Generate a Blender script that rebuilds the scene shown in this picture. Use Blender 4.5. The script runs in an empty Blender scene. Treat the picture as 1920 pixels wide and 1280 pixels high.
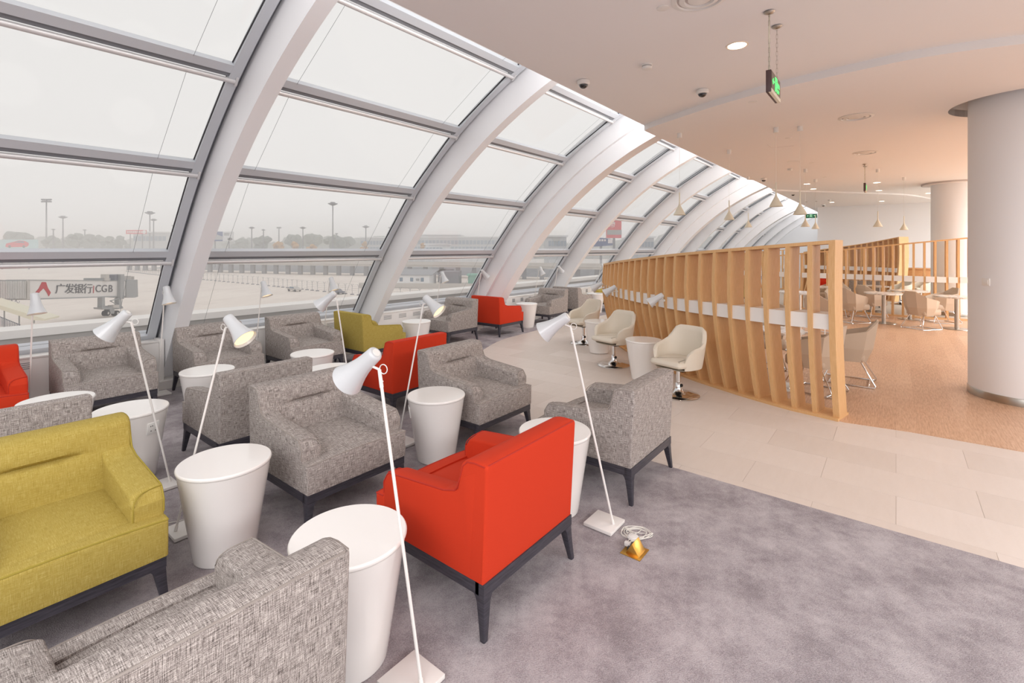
import bpy, bmesh, math, random
from mathutils import Vector, Matrix
from mathutils.geometry import tessellate_polygon
random.seed(7)
SC = bpy.context.scene
COL = SC.collection
pi = math.pi

# ------------------------------------------------------------------ camera, sky, exposure
HZ, FPX, CX, EYE = 466.5, 907.0, 960.0, 1.74       # 17 mm shift lens held level at eye height
cd = bpy.data.cameras.new('camera')
cd.sensor_width = 36; cd.lens = 36 * FPX / 1920
cd.shift_y = (HZ - 640) / 1920
cd.clip_start = .05; cd.clip_end = 3000
cam = bpy.data.objects.new('camera', cd); COL.objects.link(cam)
cam.location = (0, 0, EYE); cam.rotation_euler = (pi / 2, 0, 0)
SC.camera = cam
SC.view_settings.view_transform = 'Standard'
SC.view_settings.look = 'None'
SC.view_settings.gamma = 1
SC.view_settings.use_curve_mapping = False
SC.view_settings.exposure = 0.12
w = bpy.data.worlds.new('overcast_sky'); SC.world = w; w.use_nodes = True
nt = w.node_tree; nt.nodes.clear()
wo = nt.nodes.new('ShaderNodeOutputWorld'); bg = nt.nodes.new('ShaderNodeBackground')
bg.inputs[0].default_value = (.985, .965, .945, 1); bg.inputs[1].default_value = .84
nt.links.new(bg.outputs[0], wo.inputs[0])
c = SC.cycles
c.use_denoising = True
c.max_bounces = 8; c.diffuse_bounces = 5; c.glossy_bounces = 3; c.transmission_bounces = 4
c.transparent_max_bounces = 24; c.volume_bounces = 2
c.caustics_reflective = False; c.caustics_refractive = False
c.sample_clamp_indirect = 4

# facade frame: U runs along the glass wall, N points out through it
ALPHA = math.atan((1680 - CX) / FPX)
U = Vector((math.sin(ALPHA), math.cos(ALPHA), 0)); N = Vector((-U.y, U.x, 0)); Z = Vector((0, 0, 1))
RZF = math.atan2(U.y, U.x)                          # rotation that turns local x onto U, local y onto N
def AP(a, p, z=0): return U * a + N * p + Z * z
def at(px, py, z=0):
    Y = (EYE - z) * FPX / (py - HZ)
    return Vector(((px - CX) / FPX * Y, Y, z))
def lin(v):
    v /= 255.0
    return v / 12.92 if v <= .04045 else ((v + .055) / 1.055) ** 2.4
def rgb(r, g, b): return (lin(r), lin(g), lin(b), 1)

# interior daylight-white lamps of the lounge ceiling (built into the downlights further on)
LAMP_W = 30.0

# ------------------------------------------------------------------ materials
def mat(name, col, rough=.5, metal=0.0, emit=None, es=1.0, spec=.5, coat=0.0):
    m = bpy.data.materials.new(name); m.use_nodes = True
    b = m.node_tree.nodes['Principled BSDF']
    b.inputs['Base Color'].default_value = col
    b.inputs['Roughness'].default_value = rough
    b.inputs['Metallic'].default_value = metal
    b.inputs['Specular IOR Level'].default_value = spec
    b.inputs['Coat Weight'].default_value = coat
    if emit:
        b.inputs['Emission Color'].default_value = emit; b.inputs['Emission Strength'].default_value = es
    return m
def nn(m, t, **kw):
    n = m.node_tree.nodes.new(t)
    for k, v in kw.items(): setattr(n, k, v)
    return n
def bsdf(m): return m.node_tree.nodes['Principled BSDF']
def lk(m, a, b): m.node_tree.links.new(a, b)
def coords(m, kind='UV', scale=(1, 1, 1), rot=(0, 0, 0)):
    tc = nn(m, 'ShaderNodeTexCoord'); mp = nn(m, 'ShaderNodeMapping')
    mp.inputs['Scale'].default_value = scale; mp.inputs['Rotation'].default_value = rot
    lk(m, tc.outputs[kind], mp.inputs[0]); return mp.outputs[0]
def noise(m, vec, scale, detail=3, rough=.6):
    n = nn(m, 'ShaderNodeTexNoise'); n.inputs['Scale'].default_value = scale
    n.inputs['Detail'].default_value = detail; n.inputs['Roughness'].default_value = rough
    lk(m, vec, n.inputs['Vector']); return n.outputs['Fac']
def ramp(m, fac, stops):
    r = nn(m, 'ShaderNodeValToRGB'); lk(m, fac, r.inputs[0])
    e = r.color_ramp.elements
    while len(e) < len(stops): e.new(.5)
    for i, (p, cc) in enumerate(stops): e[i].position = p; e[i].color = cc
    return r.outputs[0]
def mathn(m, op, a, b):
    n = nn(m, 'ShaderNodeMath', operation=op)
    for i, v in enumerate((a, b)):
        if isinstance(v, (int, float)): n.inputs[i].default_value = v
        else: lk(m, v, n.inputs[i])
    return n.outputs[0]
def bump(m, h, s=.3, d=.002):
    b = nn(m, 'ShaderNodeBump'); b.inputs['Strength'].default_value = s; b.inputs['Distance'].default_value = d
    lk(m, h, b.inputs['Height']); lk(m, b.outputs[0], bsdf(m).inputs['Normal'])

def fabric(name, dark, mid, light, k=1.1, contrast=.16):
    m = mat(name, mid, .9, spec=.2)
    h = noise(m, coords(m, 'UV', (20 * k, 420 * k, 1)), 1, 2)
    v = noise(m, coords(m, 'UV', (420 * k, 20 * k, 1)), 1, 2)
    g = noise(m, coords(m, 'UV'), 260 * k, 2)
    s = mathn(m, 'ADD', mathn(m, 'ADD', h, v), mathn(m, 'MULTIPLY', g, .6))
    s = mathn(m, 'MULTIPLY', s, 1 / 2.6)
    lk(m, ramp(m, s, [(.5 - contrast, dark), (.5, mid), (.5 + contrast * .8, light)]), bsdf(m).inputs['Base Color'])
    bump(m, s, .5, .003)
    return m
M = {}
M['grey_fabric'] = fabric('grey_woven_fabric', rgb(60, 53, 50), rgb(154, 145, 140), rgb(208, 200, 194), contrast=.125)
M['olive_fabric'] = fabric('olive_woven_fabric', rgb(142, 120, 54), rgb(172, 151, 74), rgb(194, 176, 110), contrast=.2)
def plainfab(name, a, b):
    m = mat(name, a, .85, spec=.25)
    g = noise(m, coords(m, 'UV'), 500, 2)
    lk(m, ramp(m, g, [(.35, b), (.65, a)]), bsdf(m).inputs['Base Color']); bump(m, g, .25, .002)
    return m
M['red_fabric'] = plainfab('red_orange_wool', rgb(206, 62, 32), rgb(192, 48, 22))
M['grey_pipe'] = mat('grey_piping', rgb(150, 141, 134), .8)
M['olive_pipe'] = mat('olive_piping', rgb(156, 138, 50), .8)
M['red_pipe'] = mat('red_piping', rgb(176, 38, 18), .8)
def wood(name, c1, c2, c3, scale, kind='UV', rough=.45, axis=(1, 14, 1)):
    m = mat(name, c2, rough)
    n1 = noise(m, coords(m, kind, axis), scale, 4, .65)
    lk(m, ramp(m, n1, [(.3, c1), (.5, c2), (.7, c3)]), bsdf(m).inputs['Base Color'])
    bump(m, n1, .08, .001); return m
M['dark_wood'] = wood('dark_stained_wood', rgb(38, 36, 44), rgb(58, 56, 64), rgb(74, 70, 78), 8, rough=.45)
M['oak'] = wood('oak_veneer', rgb(208, 162, 108), rgb(217, 173, 121), rgb(225, 184, 135), 7, rough=.5, axis=(30, 1.2, 1))
M['cabinet_oak'] = wood('cabinet_oak', rgb(180, 122, 72), rgb(200, 144, 92), rgb(212, 160, 108), 6)
M['white_gloss'] = mat('white_gloss_laminate', rgb(240, 236, 232), .18, coat=.2)
M['white_paint'] = mat('white_lacquer', rgb(232, 228, 224), .42)
M['shade_white'] = mat('lamp_enamel', rgb(206, 208, 210), .25, coat=.3)
M['lamp_inner'] = mat('lamp_warm_diffuser', rgb(255, 220, 160), .6, emit=(1, .76, .50, 1), es=.95)
M['white_plastic'] = mat('white_plastic', rgb(232, 230, 226), .35)
M['socket_dark'] = mat('socket_holes', rgb(60, 60, 62), .6)
M['cream_leather'] = mat('cream_leather', rgb(218, 208, 192), .5)
m = M['cream_leather']; bump(m, noise(m, coords(m, 'UV'), 300, 3), .1, .001)
M['beige_leather'] = mat('beige_leather', rgb(198, 180, 160), .5)
M['chrome'] = mat('chrome', rgb(225, 225, 225), .06, 1.0)
M['steel'] = mat('brushed_steel', rgb(185, 180, 172), .28, 1.0)
M['black'] = mat('black_plastic', rgb(22, 22, 24), .35)
M['dome'] = mat('dome_tint', rgb(20, 20, 24), .05, coat=1)
M['brass'] = mat('brushed_brass', rgb(214, 168, 84), .3, .9)
M['cable'] = mat('clear_cable', rgb(225, 222, 214), .2)
M['pendant'] = mat('cream_pendant', rgb(226, 220, 200), .55)
M['alu_light'] = mat('aluminium_light', rgb(198, 201, 206), .4, .1)
M['alu_dark'] = mat('aluminium_dark', rgb(124, 127, 132), .45, .1)
M['tube'] = mat('silver_tube', rgb(214, 212, 212), .38, .35)
M['rib'] = mat('white_rib_paint', rgb(236, 236, 238), .5)
M['wall'] = mat('white_wall_paint', rgb(235, 236, 238), .8)
M['ceiling'] = mat('ceiling_paint', rgb(238, 236, 235), .85)
M['riser'] = mat('ceiling_step_paint', rgb(205, 198, 196), .85)
M['recess'] = mat('recess_brown', rgb(150, 128, 108), .8)
M['gasket'] = mat('black_gasket', rgb(40, 38, 42), .7)
M['downlight'] = mat('downlight_glow', rgb(255, 240, 220), .5, emit=(1, .86, .66, 1), es=9)
M['spill'] = mat('downlight_trim', rgb(245, 232, 215), .4)
M['sign_body'] = mat('sign_frame', rgb(82, 62, 62), .4)
M['sign_face'] = mat('sign_face', rgb(112, 98, 82), .3)
M['sign_green_face'] = mat('sign_green_face', rgb(20, 92, 62), .3, emit=rgb(20, 92, 62), es=.4)
M['sign_green'] = mat('sign_green_light', rgb(100, 230, 130), .5, emit=(.13, .80, .22, 1), es=.9)
M['sign_white'] = mat('sign_pale_green', rgb(190, 245, 205), .5, emit=rgb(180, 240, 200), es=.8)
M['concrete'] = mat('concrete', rgb(196, 192, 188), .9)
M['concrete_dark'] = mat('concrete_dark', rgb(128, 130, 138), .9)
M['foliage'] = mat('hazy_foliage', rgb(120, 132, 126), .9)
M['foliage_autumn'] = mat('autumn_foliage', rgb(196, 150, 92), .9)
M['trunk'] = mat('trunk', rgb(110, 104, 98), .9)
M['mast'] = mat('mast_grey', rgb(120, 122, 132), .6)
M['tunnel_white'] = mat('bridge_white', rgb(226, 224, 222), .5)
M['tunnel_grey'] = mat('bridge_grey', rgb(160, 162, 164), .6)
M['logo_red'] = mat('logo_red', rgb(188, 20, 44), .5)
M['letter_grey'] = mat('lettering_grey', rgb(74, 76, 84), .5)
M['board_red'] = mat('board_red', rgb(226, 66, 82), .5)
M['board_blue'] = mat('board_blue', rgb(46, 84, 150), .5)
M['board_white'] = mat('board_white', rgb(232, 234, 236), .5)
M['board_cyan'] = mat('board_pale_cyan', rgb(190, 222, 226), .5)
M['letter_white'] = mat('lettering_white', rgb(245, 240, 240), .5)
M['terminal'] = mat('terminal_cladding', rgb(186, 190, 194), .6)
M['terminal_glass'] = mat('terminal_glazing', rgb(112, 136, 158), .3)
M['roof_grey'] = mat('corrugated_roof', rgb(150, 152, 158), .6)
M['tyre'] = mat('tyre', rgb(48, 50, 56), .8)
M['green_roof'] = mat('green_sheet', rgb(120, 176, 160), .7)

# glass: tinted transmission with a fresnel reflection
g = bpy.data.materials.new('window_glass'); g.use_nodes = True
t = g.node_tree; t.nodes.clear()
o_ = t.nodes.new('ShaderNodeOutputMaterial'); mx = t.nodes.new('ShaderNodeMixShader')
tr = t.nodes.new('ShaderNodeBsdfTransparent'); gl = t.nodes.new('ShaderNodeBsdfGlossy')
ge = t.nodes.new('ShaderNodeNewGeometry'); dt = t.nodes.new('ShaderNodeVectorMath'); dt.operation = 'DOT_PRODUCT'
t.links.new(ge.outputs['Incoming'], dt.inputs[0]); t.links.new(ge.outputs['Normal'], dt.inputs[1])
def mth(op, a, b=None):
    n = t.nodes.new('ShaderNodeMath'); n.operation = op
    for i, v in enumerate((a, b)):
        if v is None: continue
        if isinstance(v, (int, float)): n.inputs[i].default_value = v
        else: t.links.new(v, n.inputs[i])
    return n.outputs[0]
sch = mth('ADD', mth('MULTIPLY', mth('POWER', mth('SUBTRACT', 1.0, mth('ABSOLUTE', dt.outputs['Value'])), 5.0), .45), .02)
tr.inputs[0].default_value = (.985, .985, .985, 1); gl.inputs['Roughness'].default_value = .02
t.links.new(sch, mx.inputs[0]); t.links.new(tr.outputs[0], mx.inputs[1]); t.links.new(gl.outputs[0], mx.inputs[2])
t.links.new(mx.outputs[0], o_.inputs[0]); M['glass'] = g

# carpet: cut pile with brushed light and dark patches
m = M['carpet'] = mat('grey_cut_pile', rgb(160, 152, 154), .95, spec=.1)
v = coords(m, 'Object')
big = noise(m, v, 3.4, 7, .68); fine = noise(m, v, 210, 2, .8); mid_ = noise(m, v, 14, 4, .7)
s = mathn(m, 'ADD', mathn(m, 'MULTIPLY', big, .8), mathn(m, 'ADD', mathn(m, 'MULTIPLY', fine, .62), mathn(m, 'MULTIPLY', mid_, .18)))
lk(m, ramp(m, s, [(.60, rgb(134, 126, 129)), (.73, rgb(156, 148, 151)), (.80, rgb(170, 162, 165)), (.95, rgb(192, 185, 187))]), bsdf(m).inputs['Base Color'])
bump(m, fine, .8, .006)
m = M['tile'] = mat('beige_stone_tile', rgb(214, 203, 190), .42)
oi = nn(m, 'ShaderNodeObjectInfo'); v = coords(m, 'Object', (1, 5, 1), (0, 0, RZF))
n1 = noise(m, v, 3, 5, .6); n2 = noise(m, coords(m, 'Object'), 60, 3)
s = mathn(m, 'ADD', mathn(m, 'MULTIPLY', oi.outputs['Random'], .35), mathn(m, 'ADD', mathn(m, 'MULTIPLY', n1, .5), mathn(m, 'MULTIPLY', n2, .2)))
lk(m, ramp(m, s, [(.2, rgb(207, 194, 184)), (.55, rgb(215, 203, 194)), (.9, rgb(223, 212, 204))]), bsdf(m).inputs['Base Color'])
m = M['grout'] = mat('tile_joint', rgb(190, 178, 165), .7)
# timber-look floor: planks along N
m = M['woodfloor'] = mat('timber_floor', rgb(206, 160, 122), .38)
v = coords(m, 'Object', (1, 1, 1), (0, 0, -RZF))
br = nn(m, 'ShaderNodeTexBrick'); lk(m, v, br.inputs['Vector'])
br.offset = .37; br.inputs['Scale'].default_value = 1; br.inputs['Brick Width'].default_value = 1.2
br.inputs['Row Height'].default_value = .16; br.inputs['Mortar Size'].default_value = .0012
br.inputs['Color1'].default_value = (.25, .25, .25, 1); br.inputs['Color2'].default_value = (.7, .7, .7, 1); br.inputs['Mortar'].default_value = (.1, .1, .1, 1)
mp = nn(m, 'ShaderNodeMapping'); mp.inputs['Scale'].default_value = (1.2, 12, 1); lk(m, v, mp.inputs[0])
gr = noise(m, mp.outputs[0], 6, 6, .68)
sp = nn(m, 'ShaderNodeSeparateColor'); lk(m, br.outputs['Color'], sp.inputs[0])
s = mathn(m, 'ADD', mathn(m, 'MULTIPLY', sp.outputs[0], .22), mathn(m, 'MULTIPLY', gr, .85))
lk(m, ramp(m, s, [(.36, rgb(178, 136, 104)), (.52, rgb(202, 162, 130)), (.66, rgb(216, 180, 150))]), bsdf(m).inputs['Base Color'])
# apron concrete
m = M['apron'] = mat('apron_concrete', rgb(208, 196, 186), .9)
n1 = noise(m, coords(m, 'Object'), .05, 5); n2 = noise(m, coords(m, 'Object', (1, .2, 1)), .5, 4)
s = mathn(m, 'ADD', mathn(m, 'MULTIPLY', n1, .6), mathn(m, 'MULTIPLY', n2, .4))
lk(m, ramp(m, s, [(.3, rgb(214, 202, 194)), (.5, rgb(230, 220, 212)), (.7, rgb(238, 230, 222))]), bsdf(m).inputs['Base Color'])
m = M['marble'] = mat('marble_laminate', rgb(226, 218, 208), .2)
n1 = noise(m, coords(m, 'Object'), 9, 6, .7)
lk(m, ramp(m, n1, [(.42, rgb(196, 184, 172)), (.5, rgb(230, 224, 216)), (.7, rgb(238, 234, 228))]), bsdf(m).inputs['Base Color'])

# ------------------------------------------------------------------ mesh helpers
class MB:
    def __init__(s): s.v = []; s.f = []
    def add(s, vs, fs):
        b = len(s.v); s.v += [tuple(q) for q in vs]; s.f += [tuple(b + i for i in f) for f in fs]; return s
    def box(s, x0, x1, y0, y1, z0, z1, T=None):
        vs = [Vector((x, y, z)) for z in (z0, z1) for y in (y0, y1) for x in (x0, x1)]
        if T: vs = [T @ q for q in vs]
        return s.add(vs, [(0, 2, 3, 1), (4, 5, 7, 6), (0, 1, 5, 4), (2, 6, 7, 3), (0, 4, 6, 2), (1, 3, 7, 5)])
    def loft(s, rings, caps=True, closed=True):
        n = len(rings[0]); vs = [q for r in rings for q in r]; fs = []
        for i in range(len(rings) - 1):
            for j in range(n if closed else n - 1):
                k = (j + 1) % n
                fs.append((i * n + j, i * n + k, (i + 1) * n + k, (i + 1) * n + j))
        if caps:
            fs.append(tuple(range(n - 1, -1, -1))); fs.append(tuple((len(rings) - 1) * n + j for j in range(n)))
        return s.add(vs, fs)
    def prism(s, poly, z0, z1, T=None):
        r0 = [Vector((x, y, z0)) for x, y in poly]; r1 = [Vector((x, y, z1)) for x, y in poly]
        if T: r0 = [T @ q for q in r0]; r1 = [T @ q for q in r1]
        return s.loft([r0, r1])
    def tube(s, pts, r, n=8, closed=False):
        pts = [Vector(q) for q in pts]; rings = []; up = None
        for i, q in enumerate(pts):
            a = pts[i - 1] if (i > 0 or closed) else q; b = pts[(i + 1) % len(pts)] if (i < len(pts) - 1 or closed) else q
            d = (b - a).normalized()
            if up is None: up = d.orthogonal().normalized()
            up = (up - d * up.dot(d)); up = up.normalized() if up.length > 1e-6 else d.orthogonal().normalized()
            x = d.cross(up); rr = r[i] if isinstance(r, (list, tuple)) else r
            rings.append([q + (up * math.cos(2 * pi * k / n) + x * math.sin(2 * pi * k / n)) * rr for k in range(n)])
        if closed: rings.append(rings[0])
        return s.loft(rings, caps=not closed)
    def lathe(s, prof, n=32, T=None, caps=True):
        rings = [[Vector((r * math.cos(2 * pi * k / n), r * math.sin(2 * pi * k / n), z)) for k in range(n)] for r, z in prof]
        if T: rings = [[T @ q for q in r] for r in rings]
        return s.loft(rings, caps=caps)
    def mesh(s, name, m, angle=35, bev=0, seg=2):
        me = bpy.data.meshes.new(name); me.from_pydata(s.v, [], s.f)
        bm = bmesh.new(); bm.from_mesh(me)
        if bev:
            es = [e for e in bm.edges if e.is_manifold and e.calc_face_angle(0) > .6]
            bmesh.ops.bevel(bm, geom=es, offset=bev, segments=seg, affect='EDGES', profile=.5, clamp_overlap=True)
        bmesh.ops.recalc_face_normals(bm, faces=bm.faces)
        uv = bm.loops.layers.uv.new('uv')
        for f in bm.faces:
            nx, ny, nz = (abs(q) for q in f.normal)
            for l in f.loops:
                x, y, z = l.vert.co
                l[uv].uv = (x, y) if nz >= max(nx, ny) else ((y, z) if nx > ny else (x, z))
            f.smooth = True
        bm.to_mesh(me); bm.free()
        me.set_sharp_from_angle(angle=math.radians(angle))
        me.materials.append(m if not isinstance(m, str) else M[m])
        return me
    def build(s, name, m, parent=None, angle=35, bev=0, seg=2, label=None):
        o = bpy.data.objects.new(name, s.mesh(name, m, angle, bev, seg)); COL.objects.link(o)
        if parent is not None: o.parent = parent
        if label: o['label'] = label
        return o
def thing(name, label, cat, loc=(0, 0, 0), rz=0, group=None):
    o = bpy.data.objects.new(name, None); COL.objects.link(o); o.empty_display_size = .1
    o.location = loc; o.rotation_euler = (0, 0, rz); o['label'] = label; o['category'] = cat
    if group: o['group'] = group
    return o
def tag(o, label, cat, group=None, kind=None):
    o['label'] = label; o['category'] = cat
    if group: o['group'] = group
    if kind: o['kind'] = kind
    return o
def struct(o, label=None, cat='structure'):
    o['kind'] = 'structure'
    if label: o['label'] = label; o['category'] = cat
    return o
def obj(name, me, parent=None, T=None):
    o = bpy.data.objects.new(name, me); COL.objects.link(o)
    if parent is not None: o.parent = parent
    if T is not None: o.matrix_local = T
    return o
KIDS = {}
def kids(o): return [q for q in bpy.data.objects if q.parent is o]
def copy_tree(o, parent=None, tree=None):
    c = o.copy(); COL.objects.link(c); c.parent = parent
    if tree is None: tree = collect(o)
    for ch, sub in tree: copy_tree(ch, c, sub)
    return c
def collect(o): return [(q, collect(q)) for q in kids(o)]
PROTO = {}
def place(key, loc, rz, label, group=None):
    """first use takes the prototype itself, later uses copy it with its parts"""
    o, tree, used = PROTO[key]
    if used: o = copy_tree(o, None, tree)
    PROTO[key][2] = True
    o.location = loc; o.rotation_euler = (0, 0, rz); o['label'] = label
    if group: o['group'] = group
    elif 'group' in o: del o['group']
    return o
def proto(key, o): PROTO[key] = [o, collect(o), False]

def rpoly(pts, rad, seg=5):
    """round the corners of a 2-D polygon"""
    out = []; n = len(pts)
    for i in range(n):
        p0, p1, p2 = Vector(pts[i - 1]), Vector(pts[i]), Vector(pts[(i + 1) % n])
        r = rad[i] if isinstance(rad, (list, tuple)) else rad
        a, b = (p0 - p1), (p2 - p1)
        if r <= 0 or a.length < 1e-6 or b.length < 1e-6: out.append(tuple(p1)); continue
        an = a.angle(b); d = min(r / math.tan(an / 2), a.length * .48, b.length * .48)
        s_, e_ = p1 + a.normalized() * d, p1 + b.normalized() * d
        for k in range(seg + 1):
            t_ = k / seg
            out.append(tuple(s_ * (1 - t_) ** 2 + p1 * 2 * t_ * (1 - t_) + e_ * t_ ** 2))
    return out
def inset(poly, d):
    n = len(poly); area = sum(poly[i - 1][0] * poly[i][1] - poly[i][0] * poly[i - 1][1] for i in range(n))
    sg = 1 if area > 0 else -1; out = []
    for i in range(n):
        a = Vector(poly[i]) - Vector(poly[i - 1]); b = Vector(poly[(i + 1) % n]) - Vector(poly[i])
        na = Vector((-a.y, a.x)) * sg; nb = Vector((-b.y, b.x)) * sg
        na = na.normalized() if na.length > 1e-7 else Vector((0, 0)); nb = nb.normalized() if nb.length > 1e-7 else na
        m_ = na + nb
        m_ = m_.normalized() if m_.length > 1e-6 else na
        out.append(tuple(Vector(poly[i]) + m_ * d))
    return out
def loft_x(mb, prof, x0, x1, r=.012, inner=0, deform=None):
    """profile in (y, z) swept along x with softly rounded ends"""
    sl = [(x0, r), (x0 + r * .12, r * .5), (x0 + r * .4, r * .15), (x0 + r, 0)]
    sl += [(x0 + r + (x1 - x0 - 2 * r) * k / (inner + 1), 0) for k in range(1, inner + 1)]
    sl += [(x1 - r, 0), (x1 - r * .4, r * .15), (x1 - r * .12, r * .5), (x1, r)]
    rings = []
    for x, d in sl:
        pr = inset(prof, d) if d else prof
        rings.append([Vector((x, y, z)) if deform is None else deform(x, y, z) for y, z in pr])
    mb.loft(rings)
def arc_pts(cx, cy, r, a0, a1, n): return [(cx + r * math.cos(a0 + (a1 - a0) * k / n), cy + r * math.sin(a0 + (a1 - a0) * k / n)) for k in range(n + 1)]
def text(body, size, m, parent, T, name='lettering', ext=.002, align='CENTER', sx=1.0):
    cu = bpy.data.curves.new(name, 'FONT'); cu.body = body; cu.size = size; cu.extrude = ext
    cu.align_x = align; cu.align_y = 'CENTER'; cu.materials.append(M[m])
    o = bpy.data.objects.new(name, cu); COL.objects.link(o); o.parent = parent
    o.matrix_local = T @ Matrix.Diagonal((sx, 1, 1, 1)); return o
def smooth_curve(pts, sub=8):
    """Catmull-Rom through the points"""
    P = [Vector(q) for q in pts]; out = []
    for i in range(len(P) - 1):
        a, b, c_, d = P[max(i - 1, 0)], P[i], P[i + 1], P[min(i + 2, len(P) - 1)]
        for k in range(sub):
            t_ = k / sub
            out.append(.5 * ((2 * b) + (c_ - a) * t_ + (2 * a - 5 * b + 4 * c_ - d) * t_ ** 2 + (3 * b - a - 3 * c_ + d) * t_ ** 3))
    out.append(P[-1]); return out
def flat(poly2, z0, z1, holes=()):
    """slab with an arbitrary outline (and holes) in world x, y"""
    mb = MB(); loops = [[Vector((x, y, 0)) for x, y in poly2]] + [[Vector((x, y, 0)) for x, y in h] for h in holes]
    tri = tessellate_polygon(loops); allp = [q for l in loops for q in l]; n = len(allp)
    vs = [(q.x, q.y, z0) for q in allp] + [(q.x, q.y, z1) for q in allp]
    fs = [tuple(t_) for t_ in tri] + [tuple(i + n for i in t_[::-1]) for t_ in tri]
    b = 0
    for l in loops:
        k = len(l)
        for i in range(k): j = (i + 1) % k; fs.append((b + i, b + j, b + j + n, b + i + n))
        b += k
    mb.add(vs, fs); return mb
def ap2(pts): return [tuple(AP(a, p).xy) for a, p in pts]

# ================================================================== the setting
# ---- floors
EDGE1 = [(3.80, -7.0), (3.80, -3), (3.79, -.5), (3.80, 1.0), (3.84, 2.2), (4.0, 3.0), (4.35, 3.8), (4.9, 4.6), (5.5, 5.15), (6.2, 5.56), (7.1, 5.9), (8.0, 5.99), (8.8, 6.02), (12, 6.02), (23, 6.0)]
e1 = [tuple(q) for q in smooth_curve(EDGE1, 5)]
fl = flat(ap2([(-7, -9), (34.5, -9), (34.5, 8.0), (-7, 8.0)]), -.25, -.002).build('floor', 'grout'); struct(fl, 'pale stone floor of the lounge', 'floor')
cp = flat(ap2(e1 + [(34.1, 6.0), (34.1, 7.08), (-6.8, 7.08), (-6.8, -8.9), (3.8, -8.9)]), -.001, .006).build('carpet', 'carpet')
tag(cp, 'mottled grey cut-pile carpet under the armchairs', 'carpet')
# screen base line (front edge of the slatted screen, near end first)
SA = [(3.30, 4.92), (3.175, 5.07), (3.045, 5.22), (2.93, 5.40), (2.825, 5.58), (2.725, 5.77), (2.635, 5.96), (2.545, 6.15), (2.46, 6.34), (2.385, 6.54),
      (2.32, 6.73), (2.265, 6.925), (2.21, 7.12), (2.16, 7.315), (2.11, 7.51), (2.07, 7.71), (2.03, 7.91), (2.0, 8.11), (1.975, 8.31), (1.955, 8.51), (1.945, 8.71), (1.94, 8.91), (1.94, 9.11)]
wood_edge = ap2([(6.05, -8.9), (5.97, -.86), (5.95, -.1)]) + [(3.33, 4.85)] + [(x + .04, y + .02) for x, y in SA[1:]]
wb = list(wood_edge) + [tuple(at(q, r).xy) for q, r in ((1190, 590), (1400, 580), (1510, 583), (1590, 585), (1640, 587), (1696, 591), (1740, 595.6), (1806, 599.5))] + ap2([(15.5, -8.9)])
wf = flat(wb, -.001, .004).build('floor_timber', 'woodfloor'); struct(wf, 'timber-look floor of the dining area', 'floor')
# stone tiles of the walkway (aligned with the glass wall)
ta, tp = .45, .9
tme = MB().box(.001, ta - .001, .001, tp - .001, -.002, 0).mesh('tile', 'tile')
def near_edge(a, p):
    best = None
    for i in range(len(e1) - 1):
        (a0, p0), (a1, p1) = e1[i], e1[i + 1]
        if p0 <= p < p1 or p1 <= p < p0:
            x = a0 + (a1 - a0) * (p - p0) / (p1 - p0 + 1e-9); best = x if best is None else min(best, x)
    return best
FR = Matrix.Rotation(RZF, 4, 'Z')
nt_ = 0
for r_ in range(28):
    for q in range(-5, 8):
        a0, p0 = 3.45 + r_ * ta, q * tp + (0 if r_ % 2 else .45)
        amax = 6.2 if p0 < -.2 else (13.5 if p0 > 2 else 6.9 + p0 * 1.2)
        if a0 > amax: continue
        ne = near_edge(a0, p0) or 3.8
        if a0 + ta < ne - .8 or p0 > 6.1 or nt_ >= 290: continue
        o = obj('tile', tme, fl, Matrix.Translation(AP(a0, p0)) @ FR); nt_ += 1

# ---- ceilings
S1 = [(-6.9, 2.86), (6.69, 2.86), (6.53, 2.63), (6.12, 1.81), (5.86, 1.11), (5.71, .27), (5.69, -.23), (5.83, -.84), (6.2, -1.8), (6.9, -3.2), (9, -6), (11, -8.9), (-6.9, -8.9)]
def crv(p): return [tuple(q) for q in smooth_curve(p, 6)]
c1 = crv([(6.69, 2.86), (6.53, 2.63), (6.12, 1.81), (5.86, 1.11), (5.71, .27), (5.69, -.23), (5.83, -.84), (6.2, -1.8), (6.9, -3.2), (9, -6), (11, -8.9)])
c2 = crv([(13.1, 2.86), (13.53, 2.50), (14.46, 1.54), (15.04, .65), (15.39, -.65), (15.72, -1.35), (16.2, -3), (17, -8.9)])
c3 = crv([(15.9, 2.86), (16.73, 2.32), (18.28, 1.03), (20.07, -.27), (22.07, -.94), (23.4, -1.5), (23.6, -1.6)])
CO1, CO2 = Vector((5.98, 5.62, 0)), Vector((11.78, 12.85, 0))
def circ(c_, r, n=48): return [(c_.x + r * math.cos(2 * pi * k / n), c_.y + r * math.sin(2 * pi * k / n)) for k in range(n)]
Z1, Z2, Z3, Z4 = 3.53, 3.455, 3.50, 3.46
o = flat(ap2([(-6.9, 2.86)] + c1 + [(-6.9, -8.9)]), Z1, Z1 + .15).build('ceiling', 'ceiling'); struct(o, 'smooth white ceiling over the armchairs', 'ceiling')
sl = flat(ap2(c1 + c2[::-1]), Z2, Z1 + .14, [circ(CO1, .68), circ(CO2, .68)]).build('ceiling_lower', 'ceiling'); struct(sl, 'slightly lower ceiling beyond the curved step', 'ceiling')
struct(flat(ap2(c2 + [(23.6, -8.9)] + c3[::-1]), Z3, Z1 + .14).build('ceiling_middle', 'ceiling'))
struct(flat(ap2(c3 + [(23.6, -1.7), (34.2, -1.7), (34.2, 2.86)]), Z4, Z1 + .14).build('ceiling_far', 'ceiling'))
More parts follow.
